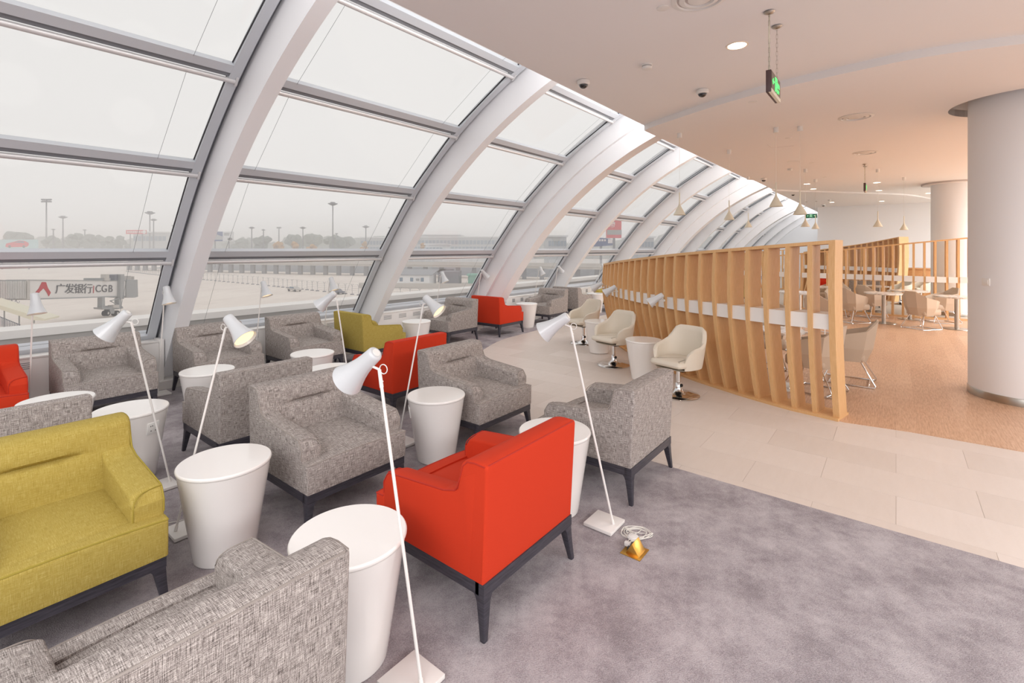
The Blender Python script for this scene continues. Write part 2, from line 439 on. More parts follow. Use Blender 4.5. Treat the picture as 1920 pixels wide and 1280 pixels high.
# the face of the curved step
mb = MB(); k = [AP(a, p) for a, p in c1]
off = []
for i, q in enumerate(k):
    d = (k[min(i + 1, len(k) - 1)] - k[max(i - 1, 0)]).normalized(); off.append(q + Vector((d.y, -d.x, 0)) * .004)
mb.loft([[Vector((q.x, q.y, Z2 + .0005)) for q in off], [Vector((q.x, q.y, Z1 - .001)) for q in off], [Vector((q.x, q.y, Z1 - .001)) for q in k], [Vector((q.x, q.y, Z2 + .0005)) for q in k]], caps=False, closed=False)
# bulkhead above the ceiling edge, roof over it
mb = MB().box(-6.9, 34.2, 2.70, 2.82, Z1 + .1, 4.75)
o = mb.build('wall_bulkhead', 'wall'); o.matrix_world = FR; struct(o)
mb = MB().box(-6.9, 34.2, -8.9, 2.8, 4.1, 4.2); o = mb.build('roof', 'wall'); o.matrix_world = FR; struct(o)
# column recess rings
for i, cc in enumerate((CO1, CO2)):
    mb = MB(); mb.lathe([(.68, Z2), (.68, Z2 + .09), (.70, Z2 + .09), (.70, Z2)], 48, Matrix.Translation(cc), caps=False)
    o = mb.build('ceiling_recess', 'riser'); struct(o)
    o2 = MB().lathe([(.80, Z1 + .145), (.80, Z1 + .3), (.79, Z1 + .3), (.79, Z1 + .145)], 48, Matrix.Translation(cc), caps=False).build('recess_wall', 'recess', o)
    o3 = MB().lathe([(.8, Z1 + .3), (.8, Z1 + .33)], 48, Matrix.Translation(cc)).build('recess_top', 'recess', o)
# ---- columns
for i, (cc, hgt) in enumerate(((CO1, 3.84), (CO2, 3.84))):
    o = MB().lathe([(.5, 0), (.5, hgt)], 96).build('column', 'wall'); o.location = cc
    struct(o, ('large round white column beside the walkway', 'round white column behind the slatted screens')[i], 'column')
    MB().lathe([(.506, 0.002), (.506, .085), (.503, .09), (.499, .09)], 96, caps=False).build('skirting', 'steel', o, label='brushed steel skirting')
# ---- walls
def wallbox(name, a0, a1, p0, p1, z0=0, z1=3.56, label=None):
    o = MB().box(a0, a1, p0, p1, z0, z1).build(name, 'wall'); o.matrix_world = FR; struct(o, label, 'wall'); return o
wallbox('wall_far', 23.6, 23.8, -9.1, 2.55, label='plain white end wall of the dining area')
wallbox('wall_right', 9, 23.6, -9.1, -8.9)
wallbox('wall_return', 23.8, 34.2, 2.40, 2.55)
wallbox('wall_end', 34.2, 34.4, -2, 8.2, 0, 5.2, label='white wall closing the far end of the glass facade')

# ---- glass facade
NODES = [(7.42, .66), (6.75, 1.61), (5.93, 2.57), (4.98, 3.385), (3.93, 4.02), (2.76, 4.50)]
ARC = smooth_curve([(7.95, -.10)] + NODES + [(1.9, 4.76)], 8)[:]
def arc_frames(pts):
    out = []
    for i, q in enumerate(pts):
        d = (pts[min(i + 1, len(pts) - 1)] - pts[max(i - 1, 0)]).normalized()
        out.append((q, d, Vector((-abs(d.y), -d.x if d.x > 0 else -abs(d.x)))))       # inward normal (towards the room, downwards)
    return out
AF = arc_frames(ARC)
def arc_beam(mb, a0, a1, d0, d1, fr=AF, i0=0, i1=None):
    """bar following the arch between offsets d0 (outside) and d1 (inside), from a0 to a1 along the wall"""
    rings = []
    for q, d, n in fr[i0:i1]:
        o0, o1 = q + n * d0, q + n * d1
        rings.append([Vector((a0, o0.x, o0.y)), Vector((a1, o0.x, o0.y)), Vector((a1, o1.x, o1.y)), Vector((a0, o1.x, o1.y))])
    mb.loft(rings)
RIBA = [-3.75, -.9, 2.05, 5.02, 7.86, 10.87, 13.76, 16.58, 19.4, 22.25, 25.1, 27.95, 30.8, 33.7]
for i, a in enumerate(RIBA):
    thick = i in (4, 7, 10)
    o = MB(); arc_beam(o, a, a + (.36 if thick else .15), -.12, .40 if not thick else .34)
    if thick:
        arc_beam(o, a + .07, a + .36, .30, .64)
    o = o.build('trim_%d' % (i + 1), 'rib', angle=20); o.matrix_world = FR
    struct(o, ('wide white curved rib, number %d along the glass wall' if thick else 'slim white curved rib, number %d along the glass wall') % (i - 1), 'rib')
# bays
npts = len(NODES)
for b in range(len(RIBA) - 1):
    a0, a1 = RIBA[b] + (.36 if b in (4, 7, 10) else .15), RIBA[b + 1]
    wn = bpy.data.objects.new('window_%d' % (b + 1), None); COL.objects.link(wn); wn.rotation_euler = (0, 0, RZF)
    struct(wn, 'curved bay of glazing, bay %d along the lounge' % (b + 1), 'window')
    jw = .09
    for s0, s1 in ((a0 + .02, a0 + .02 + jw), (a1 - .045 - jw, a1 - .045)):
        mb = MB(); arc_beam(mb, s0, s1, -.012, .05, i0=7); mb.build('jamb', 'alu_light', wn, angle=20)
    mb = MB(); arc_beam(mb, a1 - .045, a1 - .002, -.06, -.01, i0=7); arc_beam(mb, a0 + .002, a0 + .02, -.06, -.01, i0=7); mb.build('gasket', 'alu_dark', wn, angle=20)
    x0, x1 = a0 + .02, a1 - .045
    fr = []
    for i in range(npts):
        q = Vector(NODES[i]); nx = Vector(NODES[min(i + 1, npts - 1)]); pv = Vector(NODES[max(i - 1, 0)])
        d = (nx - pv).normalized(); n = Vector((-d.y, d.x * -1)) if False else Vector((-abs(d.y), -abs(d.x)))
        fr.append((q, d, n))
    for i, (q, d, n) in enumerate(fr):
        def bar(u0, u1, d0, d1, name, m):
            r = [q + d * u0 + n * d0, q + d * u1 + n * d0, q + d * u1 + n * d1, q + d * u0 + n * d1]
            mb_ = MB(); mb_.loft([[Vector((x, t_.x, t_.y)) for t_ in r] for x in (x0, x1)]); return mb_.build(name, m, wn)
        if i == 0:
            bar(-.09, .02, -.06, .05, 'transom', 'alu_light'); continue
        bar(.075, .165, -.008, .05, 'transom', 'alu_light')
        bar(.026, .074, -.008, .040, 'transom_underside', 'alu_dark')  # dark grey paints in the shade on the underside of the bar
        c_ = q + n * .042 + d * -.012
        MB().tube([(x0 + .05, c_.x, c_.y), (x1 - .02, c_.x, c_.y)], .026, 14).build('roller_tube', 'tube', wn)
        for xx in (x0 + .02, x1 - .03):
            mb = MB(); r = [c_ + d * -.03 + n * -.02, c_ + d * .06 + n * -.02, c_ + d * .06 + n * .01, c_ + d * -.01 + n * .035, c_ + d * -.03 + n * .03]
            mb.loft([[Vector((x, t_.x, t_.y)) for t_ in r] for x in (xx, xx + .022)]); mb.build('bracket', 'tube', wn)
    for i in range(npts - 1):
        q0, q1 = fr[i][0] + fr[i][1] * (.02 if i == 0 else .16), fr[i + 1][0]
        n = ((q1 - q0).normalized()); nn_ = Vector((-abs(n.y), -abs(n.x)))
        r = [q0 + nn_ * -.02, q1 + nn_ * -.02, q1 + nn_ * -.008, q0 + nn_ * -.008]
        mb = MB(); mb.loft([[Vector((x, t_.x, t_.y)) for t_ in r] for x in (x0 + jw - .01, x1 - jw + .01)]); mb.build('pane', 'glass', wn)
        # black rubber line at the glass edge
        mb = MB(); r = [q0 + nn_ * -.005, q1 + nn_ * -.005, q1 + nn_ * .012, q0 + nn_ * .012]
        mb.loft([[Vector((x, t_.x, t_.y)) for t_ in r] for x in (x1 - jw - .006, x1 - jw + .001)])
        mb.build('gasket', 'gasket', wn)
        for xx in (x0 + .30, x1 - .42):
            c0, c1_ = q0 + nn_ * .055, q1 + nn_ * .03
            MB().tube([(xx, c0.x, c0.y), (xx, c1_.x, c1_.y)], .0016, 4).build('guide_wire', 'alu_dark', wn)
# sill and outer ledge
o = MB().box(-6.9, 34.2, 7.10, 7.50, -.02, .10).box(-6.9, 34.2, 7.47, 7.80, -.02, .60).build('trim_sill', 'white_paint'); o.matrix_world = FR; struct(o, 'white window sill behind the radiator covers', 'sill')
lg = MB().box(-14, 60, 8.55, 9.05, .63, .73).build('outer_ledge', 'white_paint'); lg.matrix_world = FR; struct(lg, 'white parapet ledge outside the glass', 'ledge')
o = MB().box(-14, 60, 8.62, 9.0, -2.2, .63).build('ledge_wall', 'concrete', lg)
o = MB().box(-14, 60, 7.8, 8.62, -2.2, .45).build('gutter', 'tunnel_grey', lg)
# radiator covers along the glass
slot = MB()
for k in range(4): slot.box(0, .17, -.003, .002, -.02 * k, -.02 * k + .006)
slot_me = slot.mesh('louvre', 'alu_dark')
sq = MB()
for k in range(4): sq.box(0, .10, -.003, .002, -.022 * k, -.022 * k + .012)
sq_me = sq.mesh('louvre', 'alu_dark')
bayword = ['behind the camera', 'by the red armchair at the left edge', 'behind the three grey armchairs', 'behind the olive armchair', 'behind the far grey armchair', 'behind the last lamps', 'beyond the slatted screen']
for b in range(1, 8):
    a0, a1 = RIBA[b] + (.36 if b in (4, 7) else .15) + .08, RIBA[b + 1] - .06
    t_ = thing('radiator_cover', 'white louvred radiator cover ' + bayword[b - 1], 'radiator', AP(a0, 7.20), RZF)
    L = a1 - a0
    MB().box(0, L, 0, .25, .06, .575).build('casing', 'white_paint', t_, bev=.006)
    MB().box(-.004, L + .004, -.006, .255, .575, .595).build('cover_top', 'white_paint', t_, bev=.003)
    for e in (-.05, L - .0): MB().box(e, e + .05, -.012, .20, .0, .61).build('end_panel', 'white_paint', t_, bev=.003)
    MB().box(.05, L - .05, .03, .25, 0, .06).build('plinth', 'alu_dark', t_)
    n = int((L - .2) / .30)
    for k in range(n):
        o = obj('louvre', slot_me if b < 4 else sq_me, t_, Matrix.Translation((.12 + k * (L - .2) / n, 0, .53)))

# ================================================================== armchairs
def make_armchair(colour, fab, pipe):
    W, Dr, Df, H = .375, -.40, .40, .78
    t = thing('armchair', colour + ' armchair', 'armchair')
    # seat: T-shaped cushion block with a crowned top
    mb = MB()
    def crown(x, y, z):
        if z > .40: z += .028 * max(0, 1 - (x / .36) ** 2) * max(0, 1 - ((y - .05) / .40) ** 2)
        return Vector((x, y, z))
    stem = rpoly([(-.30, .245), (.36, .245), (.36, .415), (-.30, .425)], [0, 0, .01, .01], 3)
    stem = stem[:4] + stem[4:]
    prof = [(-.28, .245), (.34, .245), (.34, .41)] + [(.34 - .62 * k / 8, .418 + .002 * k) for k in range(1, 9)]
    loft_x(mb, prof, -.25, .25, .01, 12, crown)
    front = [(.315, .245), (.40, .245)] + rpoly([(.40, .245), (.405, .425), (.315, .425)], [0, .022, 0], 5)[1:]
    loft_x(mb, front, -W, W, .012, 14, lambda x, y, z: Vector((x, y + .004 * (1 - (x / W) ** 2), z + (.012 * (1 - (x / W) ** 2) if z > .40 else 0))))
    mb.build('seat', fab, t)
    # backrest
    mb = MB(); fpts = []
    y0, z0, y1, z1 = -.235, .745, -.165, .40
    for k in range(34): f_ = k / 33; fpts.append((y0 + (y1 - y0) * f_, z0 + (z1 - z0) * f_))
    top = [(-.395, H - .018), (-.392, H - .006), (-.383, H), (-.34, H + .002), (-.30, H + .001), (-.275, H - .004), (-.252, H - .014), (-.240, H - .026)]
    prof = [(-.365, .245)] + top + fpts + [(-.165, .245)]
    def crease(x, y, z):
        if y > -.245 and z > .30:
            wx = 1 / (1 + math.exp((abs(x) - .150) / .020)); ex = math.exp(-(x / .20) ** 2)
            y += .014 * ex * math.exp(-((z - .700) / .045) ** 2) + .012 * ex * math.exp(-((z - .57) / .07) ** 2)
            y -= .034 * wx * math.exp(-((z - .640) / .012) ** 2)
        return Vector((x, y, z))
    loft_x(mb, prof[::-1], -W, W, .014, 34, crease)
    mb.build('backrest', fab, t, angle=40)
    # arms
    ap_ = rpoly([(-.30, .245), (.335, .245), (.338, .50), (.30, .56), (-.12, .598), (-.215, .625), (-.245, .70), (-.33, .74)], [0, 0, .02, .045, .10, .06, .03, 0], 6)
    for sx in (-1, 1):
        mb = MB()
        def arm(x, y, z, sx=sx):
            ins = 1 - abs(x) / W
            if z > .50 and y > -.2: z -= .12 * max(0, ins - .12) ** 1.3
            return Vector((x, y, z))
        a, b = sorted((sx * .243, sx * (W + .001)))
        loft_x(mb, ap_, a, b, .014, 6, arm)
        mb.build('armrest', fab, t, angle=40)
    # piping along arms, up the back and across its rear edge
    def side(sx):
        x = sx * (W - .002)
        top_ = [q for q in inset(ap_, .003) if q[1] > .44 and q[0] > -.20][:]
        pth = [(.334, .44)] + top_ + [(-.212, .638), (-.236, .70), (-.250, .745), (-.275, .768), (-.32, .775), (-.38, .772)]
        return [Vector((x, y, z)) for y, z in pth]
    L, R = side(-1), side(1)
    mb = MB(); mb.tube(L + [Vector((-W + .02, -.388, .775)), Vector((W - .02, -.388, .775))] + R[::-1], .0042, 6)
    mb.tube([Vector((-W + .006, .400, .420)), Vector((-.2, .402, .430)), Vector((0, .403, .434)), Vector((.2, .402, .430)), Vector((W - .006, .400, .420))], .0042, 6)
    for sx in (-1, 1):
        mb.tube([Vector((sx * (W - .003), y, z)) for y, z in ((.400, .420), (.37, .421), (.34, .421))], .0042, 6)
    for sx in (-1, 1):   # arched seam on the arm fronts
        mb.tube(smooth_curve([(sx * .249, .337, .432), (sx * .250, .336, .49), (sx * .258, .326, .523), (sx * .285, .311, .546), (sx * .33, .302, .555), (sx * .372, .300, .558)], 4), .0028, 5)
    mb.build('piping', pipe, t)
    # dark base frame and legs
    mb = MB(); mb.box(-.368, .368, .34, .392, .19, .246); mb.box(-.368, .368, -.372, -.32, .19, .246)
    mb.box(-.368, -.316, -.34, .36, .19, .246); mb.box(.316, .368, -.34, .36, .19, .246)
    mb.box(-.33, .33, -.34, .36, .225, .2449)
    mb.build('frame', 'dark_wood', t)
    for sx in (-1, 1):
        for sy in (-1, 1):
            cx_, cy_ = sx * .3674, (.3914 if sy > 0 else -.3714)
            rings = []
            for z, wd, off in ((.2445, .078, 0), (.19, .066, 0), (.178, .055, 0), (.16, .047, .001), (.12, .041, .003), (.0, .026, .012)):
                xo, yo = cx_ + sx * off, cy_ + sy * off
                q = [(xo, yo), (xo - sx * wd, yo), (xo - sx * wd, yo - sy * wd), (xo, yo - sy * wd)]
                rings.append([Vector((x, y, z)) for x, y in q])
            MB().loft(rings[::-1]).build('leg', 'dark_wood', t, bev=.004)
    return t
proto('grey', make_armchair('grey', 'grey_fabric', 'grey_pipe'))
proto('red', make_armchair('red', 'red_fabric', 'red_pipe'))
proto('olive', make_armchair('olive', 'olive_fabric', 'olive_pipe'))
def rz_of(F): return math.atan2(-F.x, F.y)
def anchor(F, lx, ly, lz, px, py):
    """position of a chair facing F whose local point (lx, ly, lz) stands where the photo shows it"""
    R = Vector((F.y, -F.x, 0)); q = at(px, py, lz)
    return Vector((q.x, q.y, 0)) - R * lx - F * ly
GA = 'square upholstered armchairs with black legs'
def chair(key, F, a, label, nudge=(0, 0)):
    loc = a if isinstance(a, Vector) else anchor(F, *a)
    loc = loc + U * nudge[0] + N * nudge[1]; loc.z = .006
    return place(key, loc, rz_of(F), label, GA)
chair('olive', -N, (-.37, .39, 0, 313, 1136), 'large olive yellow armchair in the left corner of the front row')
chair('grey', N, (.375, -.40, .765, 660, 1041), 'grey woven armchair nearest the camera, seen from behind at the bottom')
chair('red', N, (-.37, -.385, 0, 911, 1209), 'big red-orange armchair seen from behind beside the front lamp')
chair('grey', -N, (.375, .40, .245, 575, 933), 'grey woven armchair facing the big red-orange one')
chair('grey', -N, (.375, .40, .245, 898, 799), 'grey armchair facing out behind the centre drum table')
chair('grey', N, (-.37, -.385, 0, 1187, 951), 'grey armchair seen from behind at the edge of the stone walkway')
chair('red', N, (-.375, -.385, .245, 737, 741), 'red-orange armchair in the middle row, back turned, behind the lamp shade')
chair('grey', N, (-.375, -.385, .245, 411, 836), 'grey armchair with its back to the other grey one, lit lamp in front')
chair('olive', U, (.375, -.385, .245, 680, 661), 'olive yellow armchair by the radiator under the second rib')
chair('grey', -U, (-.375, -.39, .40, 897, 598), 'grey armchair facing the far white drum table by the window')
chair('red', U, (.37, -.385, 0, 936, 633), 'red-orange armchair back to back with a grey one near the glass')
chair('grey', -U, (-.37, .385, 0, 1031, 611), 'small distant grey armchair facing left past the far drum table')
chair('grey', U, (.375, -.385, .245, 1084, 581), 'farthest grey armchair, seen from behind')
chair('olive', -U, AP(12.5, 6.3), 'olive armchair half hidden by the far end of the slatted screen')
for a, key, lb in ((0.34, 'red', 'red-orange armchair at the left edge by the radiator'), (1.325, 'grey', 'grey armchair against the radiator, just right of the red one'),
                   (2.43, 'grey', 'grey armchair against the radiator, second grey from the left edge'), (3.54, 'grey', 'grey armchair against the radiator, next to the olive one')):
    chair(key, -N, AP(a, 6.57), lb)
chair('grey', N, (.375, -.40, .77, 174, 747), 'grey armchair mostly hidden behind the large olive one')
# seats of the far lounge seen between the slats
chair('red', -U, AP(20.6, 1.9), 'small red armchair seen between the slats of the near screen')
chair('grey', U, AP(18.3, .75), 'dark grey armchair seen between the slats above the marble tables')
chair('olive', -U, AP(16.6, 3.75), 'olive armchair glimpsed between the slats above the cafe tables')

# ================================================================== drum tables
def make_drum(sock):
    t = thing('drum_table', 'white drum table', 'table')
    prof = [(.150, 0), (.156, .004), (.158, .012), (.233, .495), (.236, .504)]
    MB().lathe(prof, 64).build('body', 'white_gloss', t)
    MB().lathe([(.234, .504), (.2375, .506), (.2395, .510), (.240, .517), (.238, .523), (.234, .526), (.20, .526)], 64).build('table_top', 'white_gloss', t)
    if sock:
        sp = MB().box(-.043, .043, -.006, .004, -.043, .043).mesh('socket_plate', 'white_plastic', bev=.002)
        T = Matrix.Rotation(math.radians(sock), 4, 'Z') @ Matrix.Translation((0, -.2165, .40)) @ Matrix.Rotation(math.radians(8.2), 4, 'X')
        o = obj('socket_plate', sp, t, T)
        mb = MB()
        for x, z in ((-.022, .018), (-.008, .018), (.020, .018), (.022, -.004), (-.016, -.018), (.018, -.022)):
            mb.box(x - .003, x + .003, -.0068, -.005, z - .004, z + .004)
        mb.build('socket_holes', 'socket_dark', o)
    return t
proto('drum', make_drum(0))
GT = 'white drum side tables'
def drum(px, py, label, sock=None, z=.525):
    q = at(px, py, z)
    if sock is None: return place('drum', (q.x, q.y, .006), 0, label, GT)
    t = make_drum(sock); t.location = (q.x, q.y, .006); t['label'] = label; t['group'] = GT; return t
drum(422, 864, 'white drum table right of the large olive armchair', -100)
drum(655, 1002, 'large white drum table nearest the camera, left of the big red-orange armchair')
drum(818, 740, 'white drum table in the centre, left of a grey armchair', -75)
drum(1040, 807, 'white drum table half hidden behind the big red-orange armchair')
drum(245, 767, 'white drum table directly behind the large olive armchair', 75)
drum(106, 750, 'white drum table behind the half-hidden grey armchair at the left')
drum(389, 694, 'white drum table behind the lit lamp, in front of a radiator armchair')
drum(586, 662, 'white drum table in front of the grey armchair next to the olive one')
drum(622, 691, 'white drum table tucked behind the grey armchair facing the big red-orange one')
drum(781, 602, 'white drum table by the radiator, right of the olive armchair', -65)
drum(987.5, 569, 'white drum table between the far red-orange and grey armchairs')
drum(1117, 550, 'farthest white drum table, beside the half-hidden olive armchair')
drum(1207, 637, 'white drum table with a socket between the two nearest swivel chairs', 0)
drum(1123, 602, 'white drum table between the two farther swivel chairs')

# ================================================================== floor lamps
def make_shade(parent, M0, lit=True):
    """bell-shaped enamel head along local -Z of M0, open end down"""
    prof = [(.026, .004), (.031, 0), (.0335, -.006), (.0345, -.02), (.037, -.06), (.042, -.10), (.050, -.135), (.061, -.17), (.074, -.205),
            (.0715, -.205), (.059, -.17), (.048, -.135), (.040, -.10), (.035, -.06), (.0325, -.02), (.030, -.006)]
    mb = MB(); mb.lathe(prof + [prof[0]], 40, M0, caps=False); mb.lathe([(.027, .003), (.0, .0035)], 40, M0, caps=False)
    sh = mb.build('shade', 'shade_white', parent, angle=50)
    mb = MB(); mb.lathe([(.018, .004), (.0175, .0065), (.009, .0066)], 24, M0); mb.build('cap_ring', 'white_plastic', sh)
    if lit: MB().lathe([(.0635, -.188), (.062, -.186), (.001, -.185)], 32, M0, caps=False).build('diffuser', 'lamp_inner', sh, label='warm glowing inside')
    return sh
def make_lamp(lean, k, az, tilt, hgt=1.22, rb=RZF):
    """base square to the building; pole leans towards `lean`; head points to `az`, tilt from straight down"""
    t = thing('floor_lamp', 'white floor lamp', 'lamp')
    T = Matrix.Rotation(rb, 4, 'Z')
    MB().box(-.095, .095, -.095, .095, .004, .024, T).build('base', 'white_paint', t, bev=.002)
    f = lean * -.062; foot = Vector((f.x, f.y, .024)); top = Vector((f.x + lean.x * k, f.y + lean.y * k, hgt)); d = (top - foot).normalized()
    mb = MB(); mb.tube([foot, foot + d * .03], .009, 12); mb.tube([foot + d * .02, top - d * .06], .0068, 10); mb.build('pole', 'white_paint', t)
    mb = MB(); mb.tube([top - d * .075, top], [.0085, .0075], 10); mb.tube([top - d * .05 + Vector((0, 0, 0)), top - d * .048 + az * -.012], .003, 6); 
    hv = (az * math.sin(tilt) - Z * math.cos(tilt)).normalized()           # where the open end looks
    rear = top + Z * .055 + az * .035 - hv * .02
    zc = -hv; xc = Vector((-az.y, az.x, 0)).normalized(); yc = zc.cross(xc)
    M0 = Matrix.Translation(rear) @ Matrix((xc, yc, zc)).transposed().to_4x4()
    pivot = rear + hv * .075 - yc * .0 + (top - (rear + hv * .075)).normalized() * .036
    mb.tube([top, pivot], .0055, 8); mb.build('joint', 'white_paint', t)
    lp = []; c_ = top - az * .012 + Z * .004
    for q in range(13):
        an = 2 * pi * q / 13; lp.append(c_ - az * (.020 * math.cos(an) + .010) + Z * .020 * math.sin(an))
    MB().tube(lp, .0022, 6, closed=True).build('cable_loop', 'white_plastic', t)
    make_shade(t, M0)
    return t
def lamp(px, py, lean, k, az, tilt, label, hgt=1.22, cable=None, loc=None):
    q = loc if loc is not None else at(px, py, 0)
    t = make_lamp(lean, k, az, math.radians(tilt), hgt); t.location = (q.x, q.y, .006); t['label'] = label; t['group'] = 'white reading floor lamps'
    if cable:
        pts = [Vector(cable[0])] + [Vector(v_) for v_ in cable[1:]]
        MB().tube(smooth_curve(pts, 6), .0028, 6).build('cable', 'cable', t, label='clear cable')
    return t
L45 = (N * .8 - U * .6).normalized()
lamp(771, 1283, N, .27, (N - U * .25).normalized(), 50, 'white floor lamp crossing in front of the big red-orange armchair')
lp2 = at(1133, 985); 
lamp(1133, 985, N, .31, (N * 1.0 - U * .35).normalized(), 56, 'white floor lamp beside the brass floor socket')
lamp(351, 996, U, .28, (-N * .8 + U * .25 - Z * 0).normalized(), 50, 'white floor lamp, lit, right of the large olive armchair',
     cable=[(-.07, -.05, .02), (-.16, -.10, .004), (-.24, -.04, .004), (-.18, .06, .004), (-.08, .10, .012), (-.02, .16, .004), (.06, .10, .004)])
lamp(300, 916, -U, .23, (N * .55 - U * .8).normalized(), 42, 'white floor lamp with its pole crossing the drum table behind the olive armchair')
lamp(757, 833, U, .29, (-N * .9 + U * .2).normalized(), 52, 'white floor lamp, lit, standing left of the centre drum table')
lamp(0, 0, -U, .20, (N * .7 - U * .6).normalized(), 50, 'white floor lamp between the middle red-orange armchair and the olive one', loc=AP(2.86, 4.42))
wl = [((.80, 6.86), 14, 'between the left edge armchairs'), ((1.90, 6.86), 16, 'left of the second radiator armchair'), ((3.00, 6.86), 22, 'between the two right radiator armchairs'),
      ((4.08, 7.0), 20, 'behind the olive armchair by the radiator'), ((6.40, 7.0), 22, 'behind the grey armchair near the far red-orange one'), ((7.54, 7.0), 40, 'in front of the first wide rib'),
      ((9.65, 7.0), 24, 'beyond the wide rib, left of the far grey armchair'), ((10.48, 7.0), 40, 'behind the small distant grey armchair'), ((12.8, 7.0), 28, 'touching the outline of the slatted screen')]
for (a, p), tl, lb in wl:
    az = (-N * .9 + U * .25).normalized() if tl < 30 else (U * .85 - N * .35).normalized()
    lamp(0, 0, -N, .24, az, tl, 'white window-side floor lamp ' + lb, loc=AP(a, p))
# brass floor socket and the loose clear cables next to it
q = at(1190, 1036)
t = thing('floor_socket', 'open brass floor socket in the carpet', 'socket', (q.x, q.y, .006), RZF)
MB().box(-.065, .065, -.06, .06, 0, .004).build('plate', 'brass', t, bev=.001)
mb = MB(); mb.loft([[Vector((x, -.045, .003)), Vector((x, .035, .003)), Vector((x, .0, .062)), Vector((x, -.004, .066))] for x in (-.045, .045)]); mb.build('lid', 'brass', t, bev=.001)
MB().box(-.030, .030, .012, .0325, .012, .030).build('outlet', 'socket_dark', t)
MB().box(-.012, .012, .025, .06, .018, .04).build('plug', 'white_plastic', t, bev=.003)
mb = MB(); b0 = at(1152, 990)
P0 = Vector((q.x, q.y, 0)) + N * .06
for s_ in range(3):
    random.seed(s_ + 3)
    pts = [Vector((b0.x + .06, b0.y - .02, .02)), Vector((b0.x + .10, b0.y - .06 - .02 * s_, .012))]
    for k in range(9):
        an = k * 1.3 + s_; rr = .045 + .012 * s_
        pts.append(Vector((b0.x + .12 + rr * math.cos(an) * 1.4, b0.y - .07 + rr * math.sin(an), .010 + .004 * (k % 3))))
    pts.append(Vector((P0.x, P0.y, .03)))
    mb.tube(smooth_curve(pts, 5), .0024, 6)
o = mb.build('power_cable', 'cable'); tag(o, 'coiled clear cable lying between the lamp base and the brass socket', 'cable')
o = MB().lathe([(.0, 0), (.028, .002), (.034, .012), (.028, .022), (.0, .026)], 24, caps=False).build('foot_switch', 'white_plastic'); o.location = (b0.x + .085, b0.y - .13, .008)
tag(o, 'round white foot switch on the carpet beside the brass socket', 'switch')

# ================================================================== swivel tub chairs
def make_swivel():
    t = thing('swivel_chair', 'cream tub swivel chair', 'chair')
    # shell: horseshoe wall around the seat, high at the back, sloping to the front
    nph = 40; phm = math.radians(128); rings = []
    def H_(ph):
        a = abs(ph) / phm
        ks = [(0, .79), (.20, .79), (.30, .765), (.40, .69), (.50, .635), (.65, .60), (.80, .575), (.90, .54), (.96, .49), (1.0, .43)]
        for (u0, v0), (u1, v1) in zip(ks, ks[1:]):
            if a <= u1: return v0 + (v1 - v0) * (a - u0) / (u1 - u0)
        return .43
    def plan(ph, t_, off):
        rx = .255 + .055 * t_ + off; ry = .225 + .085 * t_ + off
        sx, cy_ = math.sin(ph), -math.cos(ph)
        e = .78; x = rx * math.copysign(abs(sx) ** e, sx); y = ry * math.copysign(abs(cy_) ** e, cy_)
        if cy_ > 0: x *= 1 - .10 * cy_
        return x, y * (1.12 if cy_ > 0 else 1)
    for i in range(nph + 1):
        ph = -phm + 2 * phm * i / nph; h = H_(ph); prof = []
        endf = min(1, (1 - abs(ph) / phm) * 12 + .25)
        for t_ in (0, .12, .3, .5, .7, .88, .97):
            z = .345 + (h - .345) * t_; x, y = plan(ph, t_ ** .8 * (h - .345) / .44, 0); prof.append(Vector((x, y, z)))
        th = .045 * endf
        x, y = plan(ph, (h - .345) / .44, -th * .5); prof.append(Vector((x, y, h + .008)))
        for t_ in (.97, .88, .7, .5, .3, .12, 0):
            z = .345 + (h - .345) * t_; x, y = plan(ph, t_ ** .8 * (h - .345) / .44, -th); prof.append(Vector((x, y, z)))
        rings.append(prof)
    MB().loft(rings).build('shell', 'cream_leather', t, angle=60)
    # underside pan
    pr = []
    for z, f_ in ((.325, .55), (.332, .85), (.345, 1.0)):
        pr.append([Vector((plan(2 * pi * k / 40 - pi, 0, 0)[0] * f_, plan(2 * pi * k / 40 - pi, 0, 0)[1] * f_, z)) for k in range(40)])
    MB().loft(pr).build('seat_pan', 'cream_leather', t, angle=60)
    # cushion reaching forward of the arms
    pl = rpoly([(-.19, -.19), (.19, -.19), (.225, .10), (.215, .285), (-.215, .285), (-.225, .10)], [.10, .10, .1, .07, .07, .1], 6)
    rr = []
    for z, d in ((.350, .05), (.362, .012), (.385, 0), (.41, .002), (.432, .012), (.442, .035), (.447, .08)): rr.append([Vector((x, y, z + (.02 * (y / .28) if z < .4 and y > 0 else 0))) for x, y in inset(pl, d)])
    MB().loft(rr).build('seat', 'cream_leather', t, angle=60)
    MB().box(-.14, .14, -.10, .12, .312, .328).build('mounting_plate', 'black', t)
    MB().lathe([(.025, .12), (.025, .315), (.040, .316)], 24).build('post', 'chrome', t)
    MB().lathe([(.030, .30), (.030, .308)], 24).build('collar', 'black', t)
    MB().lathe([(.0, 0), (.238, .0), (.242, .004), (.238, .009), (.15, .018), (.085, .032), (.05, .055), (.036, .09), (.032, .145), (.026, .15)], 64, caps=False).build('base', 'chrome', t, angle=60)
    mb = MB(); mb.lathe([(.019, 0), (.021, .004), (.019, .014)], 20, Matrix.Translation((-.035, .0, .12)) @ Matrix.Rotation(-pi / 2, 4, 'Y')); mb.build('knob', 'black', t)
    return t
proto('swivel', make_swivel())
SF = Vector((-.80, -.60, 0)).normalized()
